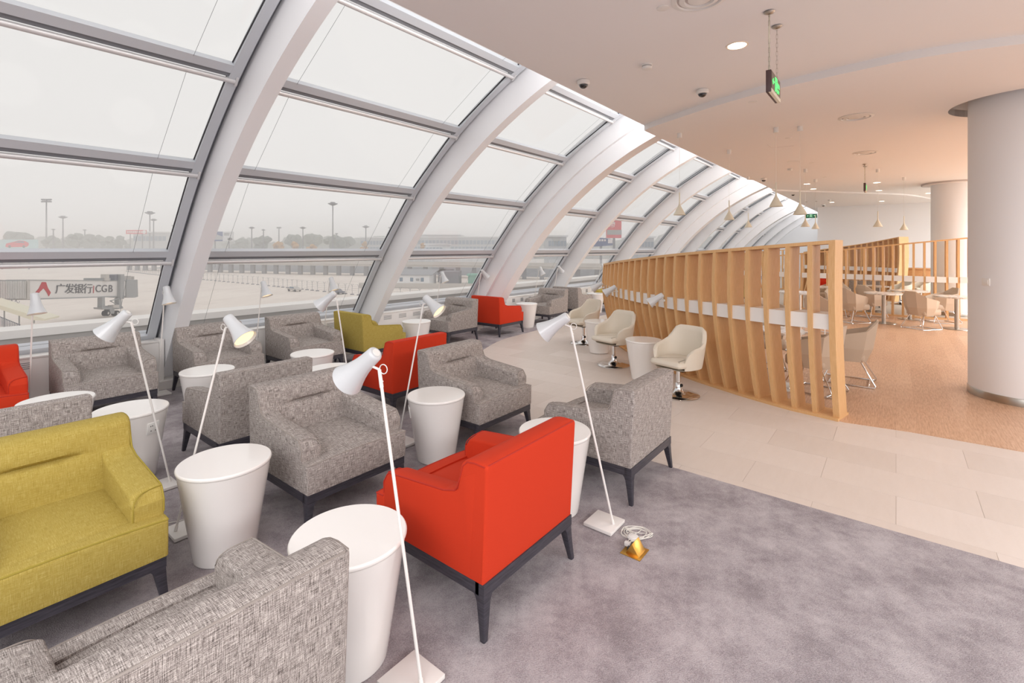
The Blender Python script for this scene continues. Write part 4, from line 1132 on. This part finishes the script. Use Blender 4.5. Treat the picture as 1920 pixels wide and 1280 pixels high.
# logo and lettering on the tunnel side
def poly_on(name, pts, m, front=.06, dep=.05):
    r0 = [onplane(x, y, A, B) - OFF + en * front for x, y in pts]; MB().loft([r0, [q_ - en * dep for q_ in r0]]).build(name, m, t)
z1_ = lambda l: [(x / 6.4, 480 + y / 6.4) for x, y in l]
poly_on('logo', z1_([(500, 312), (524, 330), (520, 385), (478, 425), (434, 476), (420, 438), (462, 390)]), 'logo_red')
poly_on('logo', z1_([(500, 312), (548, 312), (572, 385), (606, 438), (582, 482), (556, 432), (520, 385), (524, 330)]), 'logo_red', .065)
sl_dir = (onplane(215, 540.5, A, B) - onplane(105, 542.5, A, B)).normalized(); upv = en.cross(sl_dir) * -1
if upv.z < 0: upv = -upv
def ltxt(body, px, py, hpx, m, wfac=1.0, name='lettering'):
    c0 = onplane(px, py, A, B) - OFF + en * .08; sz = hpx / FPX * (c0 + OFF).y
    M0 = Matrix.Translation(c0) @ Matrix((sl_dir, upv, sl_dir.cross(upv))).transposed().to_4x4()
    return text(body, sz, m, t, M0, name, .02, sx=wfac)
for ch_, px in (('广', 112.5), ('发', 130), ('银', 147), ('行', 164)): ltxt(ch_, px, 542.3, 19.5, 'letter_grey', 1.22)
ltxt('|', 174.8, 541.3, 15, 'logo_red', 1.2)
for ch_, px in (('C', 183.5), ('G', 195), ('B', 206.5)): ltxt(ch_, px, 541.5, 19, 'letter_grey', 1.12)
# service stair below the bridge at the left edge
t2 = thing('service_stair', 'beige roofed service stair with railing below the bridge', 'stair', (-62, 62, GZ))
O2 = Vector((-62, 62, GZ))
def ray(px, py, Y): return Vector(((px - CX) / FPX * Y, Y, EYE + (HZ - py) / FPX * Y)) - O2
r0 = [ray(x, y, 60) for x, y in ((-30, 563), (0, 572), (84, 598), (84, 601), (60, 600), (0, 580), (-30, 572))]; MB().loft([r0, [q_ + Vector((-1.0, 3, 0)) for q_ in r0]]).build('canopy', 'pendant', t2)
for px, y0, y1 in ((8, 577, 614), (36, 590, 612), (64, 600, 606)): MB().tube([ray(px, y0, 61), ray(px, y1, 61)], .07, 6).build('post', 'tunnel_grey', t2)
for k in range(12): MB().tube([ray(2 + k * 3.1, 594 + k * 1.2, 60), ray(2 + k * 3.1, 612, 60)], .04, 5).build('baluster', 'mast', t2)
MB().tube([ray(-4, 592, 60), ray(38, 609, 60)], .05, 5).build('handrail', 'mast', t2)
# perimeter fence
FP = [Vector((-215, 270, GZ)), Vector((-170, 233, GZ)), Vector((-132, 203, GZ)), Vector((-86, 168, GZ)), Vector((-41, 132, GZ)), Vector((-20, 118, GZ)), Vector((6, 100, GZ))]
t = thing('perimeter_fence', 'long wire perimeter fence with barbed Y-shaped posts on the apron edge', 'fence', FP[0])
fc = spaced(smooth_curve(FP, 60), 3.0)
pm = MB(); pm.tube([(0, 0, 0), (0, 0, 2.5)], .05, 5); pm.tube([(0, 0, 2.5), (.35, 0, 2.95)], .04, 4); pm.tube([(0, 0, 2.5), (-.35, 0, 2.95)], .04, 4); pm.box(-.5, .5, -.12, .12, 0, .25)
pme = pm.mesh('post', 'mast')
for q in fc: obj('post', pme, t, Matrix.Translation(q - FP[0]))
mb = MB()
for zz_ in (.6, 1.2, 1.8, 2.4, 2.9): mb.tube([q - FP[0] + Z * zz_ for q in fc], .022, 4)
mb.build('wires', 'mast', t)
# elevated road behind it
RP = [Vector((-230, 290, 0)), Vector((-171, 265, 0)), Vector((-115, 243, 0)), Vector((-60, 225, 0)), Vector((0, 204, 0)), Vector((40, 188, 0)), Vector((75, 176, 0)), (Vector((120, 165, 0)))]
rc = smooth_curve(RP, 12)
t = thing('elevated_road', 'concrete elevated road with railing and square piers', 'bridge', (0, 204, GZ)); O3 = Vector((0, 204, GZ))
mb = MB(); rings = []
for i, q in enumerate(rc):
    d = (rc[min(i + 1, len(rc) - 1)] - rc[max(i - 1, 0)]).normalized(); n = Vector((d.y, -d.x, 0)); q = q - Vector((0, 204, 0))
    rings.append([q + n * -9 + Z * 4.6, q + n * 0 + Z * 4.6, q + Z * 5.3, q + n * .5 + Z * 5.5, q + n * .5 + Z * 7.0, q + n * .1 + Z * 7.0, q + Z * 6.6, q + n * -9 + Z * 6.6])
mb.loft(rings); mb.build('deck', 'concrete', t, angle=25)
mb = MB()
for zz_ in (7.35, 7.8, 8.25): mb.tube([q - Vector((0, 204, 0)) + Z * zz_ for q in rc], .09, 4)
mb.build('railing', 'board_white', t)
pm = MB(); pm.box(-.08, .08, -.08, .08, 7, 8.3); pme = pm.mesh('railing_post', 'board_white')
for q in spaced(smooth_curve(RP, 90), 2.6)[28:]: obj('railing_post', pme, t, Matrix.Translation(q - Vector((0, 204, 0))))
pm = MB(); pm.box(-.9, .9, -.9, .9, 0, 4.6); pme = pm.mesh('pier', 'concrete_dark')
for q in spaced(smooth_curve(RP, 90), 7.5): obj('pier', pme, t, Matrix.Translation(q - Vector((0, 204, 0)) + Vector((-1.2, 2.5, 0))))
MB().box(-3.4, -.6, -.5, 3, 0, 5).box(-6.5, 2.5, -.5, 3, 3.8, 5).build('pier', 'concrete_dark', t).location = (-26.5 + 1.5, -18, 0)
o = MB().box(-26, -19, 0, 10, GZ, GZ + 4.6).build('shed_wall', 'concrete_dark'); o.location = (0, 172, 0); tag(o, 'dark grey bulk under the elevated road', 'wall')
# white hut
t = thing('hut', 'low white building with three small windows under the elevated road', 'building', (-35, 168, GZ), math.radians(-8))
MB().box(-6.5, 6.5, 0, 8, 0, 3.9).build('wall', 'board_white', t); mb = MB(); mb.loft([[Vector((x, -.5, 3.8)), Vector((x, 8.4, 5.4)), Vector((x, 8.4, 5.1)), Vector((x, -.5, 3.6))] for x in (-7, 7.6)]); mb.build('roof', 'roof_grey', t)
for x in (-3.6, .2, 4.0):
    f_ = MB().box(x - .7, x + .7, -.08, .05, 1.3, 2.9).build('window', 'letter_white', t); MB().box(x - .58, x + .58, -.1, -.05, 1.42, 2.78).build('pane', 'terminal_glass', f_)
MB().box(1.8, 2.9, -.35, 0, 1.7, 2.5).build('air_conditioner', 'tunnel_grey', t)
o = MB().box(0, 80, 0, .6, 0, 1.7).build('low_wall', 'concrete'); o.location = (-50, 158, GZ); o.rotation_euler = (0, 0, -.12); tag(o, 'low concrete wall running in front of the white hut', 'wall')
o = MB().box(0, 16, 0, 7, 0, 3.0).box(-.5, 16.5, -.5, 7.5, 3.0, 3.5).build('container', 'green_roof'); o.location = (-16, 176, GZ); tag(o, 'pale green roofed container under the elevated road', 'container')
# parked vehicles by the fence
def car(px, py, body, lb, yaw=0, s_=1.0, van=False):
    q = at(px, py, GZ); t = thing('van' if van else 'car', lb, 'vehicle', (q.x, q.y, GZ), yaw)
    if van: mb = MB(); prof = [(-2.6, .4), (2.5, .4), (2.6, 1.2), (2.1, 1.5), (1.7, 2.3), (-2.5, 2.35), (-2.65, 1.2)]
    else: prof = [(-2.2, .35), (2.2, .35), (2.25, .8), (1.2, .95), (.6, 1.45), (-.9, 1.48), (-1.7, 1.0), (-2.2, .9)]
    mb = MB(); mb.loft([[Vector((x * s_, y * s_, z * s_)) for x, z in prof] for y in (-.85, .85)]); mb.build('body', body, t, bev=.05)
    gp = [(-1.5, 1.0), (1.05, .98), (.55, 1.38), (-.85, 1.4)] if not van else [(-2.3, 1.4), (1.9, 1.5), (1.6, 2.15), (-2.3, 2.15)]
    mb = MB(); mb.loft([[Vector((x * s_, y * s_, z * s_)) for x, z in gp] for y in (-.87, .87)]); mb.build('side_glass', 'terminal_glass', t)
    for x in (-1.4, 1.4):
        for y in (-.8, .8): MB().lathe([(.1, -.12), (.34, -.12), (.36, 0), (.34, .12), (.1, .12)], 16, Matrix.Translation((x * s_, y * s_, .36)) @ Matrix.Rotation(pi / 2, 4, 'X')).build('wheel', 'tyre', t)
car(552, 546, 'concrete', 'pale car parked behind the perimeter fence', -.5)
car(632, 551, 'mast', 'grey car parked behind the fence, right of another', -.5)
# masts
def mast(px, ytop, kind, Y, lb, wpx=7):
    X = (px - CX) / FPX * Y; h = EYE + (HZ - ytop) / FPX * Y - GZ; r = wpx / FPX * Y
    t = thing('light_mast', lb, 'mast', (X, Y, GZ), 0, 'hazy airfield light masts')
    MB().tube([(0, 0, 0), (0, 0, h)], [.0018 * Y, .0010 * Y], 8).build('pole', 'mast', t)
    if kind == 'disc': MB().lathe([(r * .3, h - r * .35), (r, h), (r * .96, h + r * .10), (r * .3, h + r * .12)], 20).build('lamp_ring', 'mast', t); MB().box(-r * .4, r * .4, -r * .3, r * .3, h + r * .1, h + r * .35).build('lamp_head', 'mast', t)
    else:
        mb = MB()
        for x in (-1, -.5, 0, .5, 1):
            for z in (0, -.5): mb.box(x * r - r * .17, x * r + r * .17, -.5, .5, h + z * r - r * .15, h + z * r + r * .15)
        mb.box(-r, r, -.15, .15, h - .3 * r, h - .2 * r); mb.build('lamp_bank', 'mast', t)
for px, yt, kd, wp, lb in ((87, 374, 'bank', 8, 'tall floodlight mast at the far left, square lamp bank'), (118, 407, 'disc', 7, 'shorter disc-topped mast right of the tall floodlight mast'), (100, 430, 'disc', 3.5, 'tiny mast between the two left masts'), (159, 431, 'disc', 3.5, 'tiny mast above the dark trees'),
                           (281, 399, 'disc', 8.5, 'tall disc-topped mast right of the red billboard'), (288, 412, 'disc', 6, 'disc-topped mast just behind the tall one by the red billboard'), (326, 423, 'disc', 4, 'small mast close to the first rib'),
                           (472, 427, 'disc', 5.5, 'mast right of the blue and white billboard'), (494, 431, 'disc', 4, 'small mast second right of the blue and white billboard'), (523, 426, 'bank', 3.5, 'small square-topped mast above the autumn trees'),
                           (568, 427, 'disc', 6, 'mast above the autumn trees'), (624, 382, 'disc', 9, 'tallest disc-topped mast in the second bay'), (631, 438, 'disc', 3.5, 'tiny mast beside the tallest one'), (686, 425, 'disc', 6.5, 'mast nearest the second rib'), (731, 426, 'bank', 2.5, 'small mast seen against the second rib')):
    mast(px, yt, kd, 400 + 60 * (px % 2), lb, wp)
# billboards and boards
def board(px0, py0, px1, py1, Y, m, lb, base=GZ):
    x0, x1 = (px0 - CX) / FPX * Y, (px1 - CX) / FPX * Y; z0, z1 = EYE + (HZ - py1) / FPX * Y, EYE + (HZ - py0) / FPX * Y
    t = thing('billboard', lb, 'billboard', ((x0 + x1) / 2, Y, GZ)); hw = (x1 - x0) / 2
    MB().box(-hw, hw, 0, .6, z0 - GZ, z1 - GZ).build('panel', m, t)
    for x in (-hw * .6, hw * .6): MB().box(x - .3, x + .3, .2, .6, 0, z0 - GZ).build('post', 'mast', t)
    return t, hw, z0 - GZ, z1 - GZ
t, hw, z0, z1 = board(-14, 449, 70, 465.5, 300, 'board_cyan', 'pale billboard with a red car at the left edge')
cr = MB(); cx0 = hw - 7; u = (z1 - z0)
def P2(x, z): return Vector((hw * 0 + x, -.12, z0 + z * u))
prof = [(-2.6, .22), (-1.9, .12), (7.2, .18), (8.1, .36), (8.0, .62), (6.2, .84), (3.6, .90), (.9, .72), (-2.2, .55)]
k0 = (21 - 28) / FPX * 300
cr.loft([[P2(k0 + x * 1.35, z) for x, z in prof], [P2(k0 + x * 1.35, z) + Vector((0, .1, 0)) for x, z in prof]]); cr.build('painted_car', 'board_red', t)
for x in (-.6, 5.9): MB().lathe([(.8, 0), (.8, .06)], 20, Matrix.Translation(P2(k0 + x * 1.35, .2) + Vector((0, -.02, 0))) @ Matrix.Rotation(pi / 2, 4, 'X')).build('painted_wheel', 'letter_grey', t)
MB().loft([[P2(k0 + x * 1.35, z) + Vector((0, dy, 0)) for x, z in ((1.4, .68), (3.6, .82), (5.7, .80), (6.3, .62))] for dy in (-.05, .02)]).build('painted_window', 'terminal_glass', t)
t, hw, z0, z1 = board(236, 431, 274, 438.5, 400, 'board_red', 'small red billboard with white lettering above the hazy trees')
for k in range(8): MB().box(-hw * .85 + k * hw * .19, -hw * .85 + k * hw * .19 + hw * .13, -.1, 0, z0 + 1.0, z1 - 1.0).build('lettering_block', 'letter_white', t)
MB().lathe([(.9, 0), (1.5, 0), (1.5, .1), (.9, .1)], 16, Matrix.Translation((hw * .82, -.1, (z0 + z1) / 2)) @ Matrix.Rotation(pi / 2, 4, 'X')).build('emblem', 'letter_white', t)
t, hw, z0, z1 = board(394, 434, 437.5, 452, 330, 'board_white', 'blue and white billboard right of the first rib')
MB().box(-hw, hw * .08, -.12, 0, z0, z1).build('blue_picture', 'board_blue', t)
MB().loft([[Vector((x, y, z0 + z)) for x, z in ((-hw, 1), (-hw, 4.6), (-hw * .7, 5.6), (-hw * .1, 3.6), (hw * .08, 3.2), (hw * .08, 1))] for y in (-.18, -.1)]).build('painted_hill', 'terminal', t)
MB().lathe([(.4, 0), (1.2, 0), (1.2, .1)], 20, Matrix.Translation((hw * .72, -.1, z0 + 1.4)) @ Matrix.Rotation(pi / 2, 4, 'X') @ Matrix.Diagonal((1.4, .8, 1, 1))).build('emblem', 'letter_grey', t)
for x0_, z_ in ((.22, .78), (.22, .62)): MB().box(hw * x0_, hw * (x0_ + .45), -.1, 0, z0 + z_ * (z1 - z0), z0 + (z_ + .06) * (z1 - z0)).build('lettering_line', 'letter_grey', t)
t = thing('sign', 'tall red vertical advertising banner with white characters', 'sign', ((1152 - CX) / FPX * 240, 240, GZ))
zb, zt_ = EYE + (HZ - 446) / FPX * 240 - GZ, EYE + (HZ - 384) / FPX * 240 - GZ
MB().box(-3.5, 3.5, 0, 3.4, zb, zt_).build('panel', 'board_red', t); MB().box(-3.6, 3.6, -.05, 0, zb + 1.6, zb + 4.0).build('grey_band', 'tunnel_grey', t)
MB().box(-.5, .5, .5, 1.5, 0, zb).build('post', 'mast', t)
for ch_, z_ in (('宽', .46), ('带', .62 - .28)):
    text(ch_, 3.4, 'letter_white', t, Matrix.Translation((-1.2, -.1, zb + (z_ + .05) * (zt_ - zb))) @ Matrix.Rotation(pi / 2, 4, 'X'))
t = thing('sign', 'blue arched terminal sign reading 2', 'sign', ((1127 - CX) / FPX * 260, 260, GZ))
zb = EYE + (HZ - 457.5) / FPX * 260 - GZ; zt_ = EYE + (HZ - 445.5) / FPX * 260 - GZ; W_ = 26 / FPX * 260
pl = [(-W_, zb - 1.6), (W_, zb - .6), (W_, zt_ - 2.2), (W_ * .7, zt_ - .6), (0, zt_), (-W_ * .7, zt_ - .4), (-W_, zt_ - 2.0)]
MB().loft([[Vector((x, y, z)) for x, z in pl] for y in (0, .8)]).build('panel', 'board_blue', t); MB().box(-.6, .6, .2, .7, 0, zb).build('post', 'mast', t)
text('2', 3.2, 'letter_white', t, Matrix.Translation((-W_ * .62, -.1, (zb + zt_) / 2 - .3)) @ Matrix.Rotation(pi / 2, 4, 'X'))
for k in range(4): MB().box(-W_ * .35 + k * 1.4, -W_ * .35 + k * 1.4 + 1.0, -.1, 0, (zb + zt_) / 2 - .2, (zb + zt_) / 2 + .9).build('lettering_block', 'letter_white', t)
MB().box(W_ * .5, W_ * .5 + 2.4, -.12, 0, (zb + zt_) / 2 - 1.2, (zb + zt_) / 2 + 1.0).build('pictogram', 'letter_white', t)
# terminal buildings
def building(px0, px1, pt, pb, Y, lb, m='terminal', tiers=1, wn_=14):
    x0, x1 = (px0 - CX) / FPX * Y, (px1 - CX) / FPX * Y; z1 = EYE + (HZ - pt) / FPX * Y - GZ
    t = thing('terminal_building', lb, 'building', ((x0 + x1) / 2, Y, GZ)); hw = (x1 - x0) / 2
    MB().box(-hw, hw, 0, 40, 0, z1).build('wall', m, t); MB().box(-hw - 1, hw + 1, -1, 41, z1, z1 + 1).build('roof', 'board_white', t)
    st = 2 * hw / wn_
    pm_ = MB().box(0, st * .8, -.3, 0, 0, z1 * .16).mesh('window', 'terminal_glass')
    for r_ in range(tiers):
        for k in range(wn_): obj('window', pm_, t, Matrix.Translation((-hw + st * (k + .1), 0, z1 * (.72 - .26 * r_))))
    return t
building(755, 935, 445, 466, 480, 'long hazy terminal building seen through the third bay', tiers=2, wn_=26)
building(786, 862, 441, 446, 530, 'raised upper storey of the hazy terminal', wn_=10)
building(676, 722, 446, 466, 470, 'end of the hazy terminal building at the second rib', tiers=2, wn_=8)
building(798, 830, 459, 466, 330, 'low pale block in front of the terminal', 'board_white', wn_=5)
building(1028, 1062, 444, 466, 300, 'hazy building past the wide rib', wn_=6)
building(250, 312, 436, 462, 460, 'hazy block behind the trees below the red billboard', wn_=8)
building(1196, 1226, 446, 466, 300, 'pale hazy building between the sixth bay ribs', wn_=5)
t = thing('dome_roof', 'row of low pale vaulted roofs at the terminal foot', 'building', ((735 - CX) / FPX * 320, 320, GZ))
for k in range(3):
    MB().loft([[Vector((k * 9 + 6.5 * math.cos(pi * j / 10), y, 9.6 + 2.6 * math.sin(pi * j / 10))) for j in range(11)] for y in (0, 12)]).build('vault', 'board_white', t)
MB().box(-7, 26, .2, 12, 0, 9.6).build('wall', 'terminal', t)
# trees in the haze
def blob(mb, cx_, cy_, cz, r, seed, k=1):
    rnd = random.Random(seed); bm = bmesh.new(); bmesh.ops.create_icosphere(bm, subdivisions=2, radius=r)
    for v_ in bm.verts: v_.co *= 1 + rnd.uniform(-.22, .22)
    mb.add([(v_.co.x + cx_, v_.co.y + cy_, v_.co.z * .9 + cz) for v_ in bm.verts], [tuple(q_.index for q_ in f.verts) for f in bm.faces]); bm.free()
def tree(px, ytop, wpx, Y, m, lb, seed):
    X = (px - CX) / FPX * Y; h = EYE + (HZ - ytop) / FPX * Y - GZ; r = wpx / 2 / FPX * Y
    t = thing('tree', lb, 'tree', (X, Y, GZ), 0, 'hazy trees along the horizon')
    MB().tube([(0, 0, 0), (0, 0, h * .7)], .35, 6).build('trunk', 'trunk', t)
    mb = MB(); rnd = random.Random(seed)
    for k in range(9): blob(mb, rnd.uniform(-r * .65, r * .65), rnd.uniform(-r * .5, r * .5), rnd.uniform(h * .55, h - r * .45), r * rnd.uniform(.3, .55), seed * 10 + k)
    blob(mb, 0, 0, h - r * .5, r * .5, seed); mb.build('crown', m, t)
tl = [(38, 434, 44, 'broad tree above the red car billboard'), (97, 441, 30, 'tree below the tall floodlight mast'), (132, 440, 26, 'tree at the foot of the second mast'), (146, 436, 30, 'taller tree in the left clump'), (168, 437, 30, 'tree in the middle of the left clump'), (186, 440, 26, 'tree right of the left clump'), (205, 442, 26, 'tree left of the red billboard'), (226, 441, 26, 'tree under the red billboard'),
      (452, 446, 30, 'tree right of the blue and white billboard'), (492, 441, 34, 'tree behind the small masts in the second bay'), (548, 438, 40, 'tall hazy tree in the second bay'), (590, 437, 40, 'hazy tree left of the tallest mast'), (628, 439, 42, 'hazy tree at the tallest mast'), (650, 442, 36, 'hazy tree right of the tallest mast')]
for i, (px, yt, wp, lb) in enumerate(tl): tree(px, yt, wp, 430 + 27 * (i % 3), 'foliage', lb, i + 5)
for i, (px, yt, wp, lb) in enumerate([(522, 452, 22, 'orange autumn tree left of the greenish one'), (552, 452, 22, 'orange autumn tree in the middle'), (585, 457, 20, 'low orange autumn tree'), (684, 452, 16, 'orange autumn tree by the second rib'), (795, 455, 14, 'pale autumn tree in front of the terminal')]): tree(px, yt, wp, 360, 'foliage_autumn', lb, i + 40)
mb = MB(); rnd = random.Random(3)
for k in range(150):
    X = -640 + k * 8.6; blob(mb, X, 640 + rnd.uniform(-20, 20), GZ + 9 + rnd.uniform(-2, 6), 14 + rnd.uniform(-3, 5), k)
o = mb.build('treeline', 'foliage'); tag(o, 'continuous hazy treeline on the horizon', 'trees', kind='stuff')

hz = bpy.data.materials.new('airfield_haze'); hz.use_nodes = True; ht = hz.node_tree; ht.nodes.clear()
ho = ht.nodes.new('ShaderNodeOutputMaterial'); hv_ = ht.nodes.new('ShaderNodeVolumeScatter'); hv_.inputs['Density'].default_value = .0019; hv_.inputs['Color'].default_value = (1, 1, 1, 1)
ht.links.new(hv_.outputs[0], ho.inputs['Volume'])
me = MB().box(-900, 900, 0, 1500, -1.0, 36).mesh('haze', 'wall'); me.materials.clear(); me.materials.append(hz)
o = obj('haze', me); o.matrix_world = Matrix.Translation(AP(0, 22, GZ + 1.2)) @ FR; tag(o, 'pale autumn haze over the airfield', 'haze', kind='stuff')

# asphalt of the lower roads behind and under the elevated road
m = M['asphalt'] = mat('grey_asphalt', rgb(112, 116, 124), .9)
pl = [(-240, 318), (-171, 288), (-115, 264), (-60, 246), (0, 224), (40, 208), (130, 182), (260, 150), (400, 330), (0, 400), (-260, 420)]
o = flat(pl, GZ + .01, GZ + .06).build('road', 'asphalt'); struct(o, 'grey roads and car parks beyond the elevated road', 'road')
# lettering becomes plain geometry
dg = bpy.context.evaluated_depsgraph_get()
for o in [q for q in bpy.data.objects if q.type == 'FONT']:
    me = bpy.data.meshes.new_from_object(o.evaluated_get(dg)); nm = o.name; par, Mt = o.parent, o.matrix_local.copy()
    bpy.data.objects.remove(o); me.name = 'lettering'
    q = bpy.data.objects.new('lettering', me); COL.objects.link(q); q.parent = par; q.matrix_local = Mt
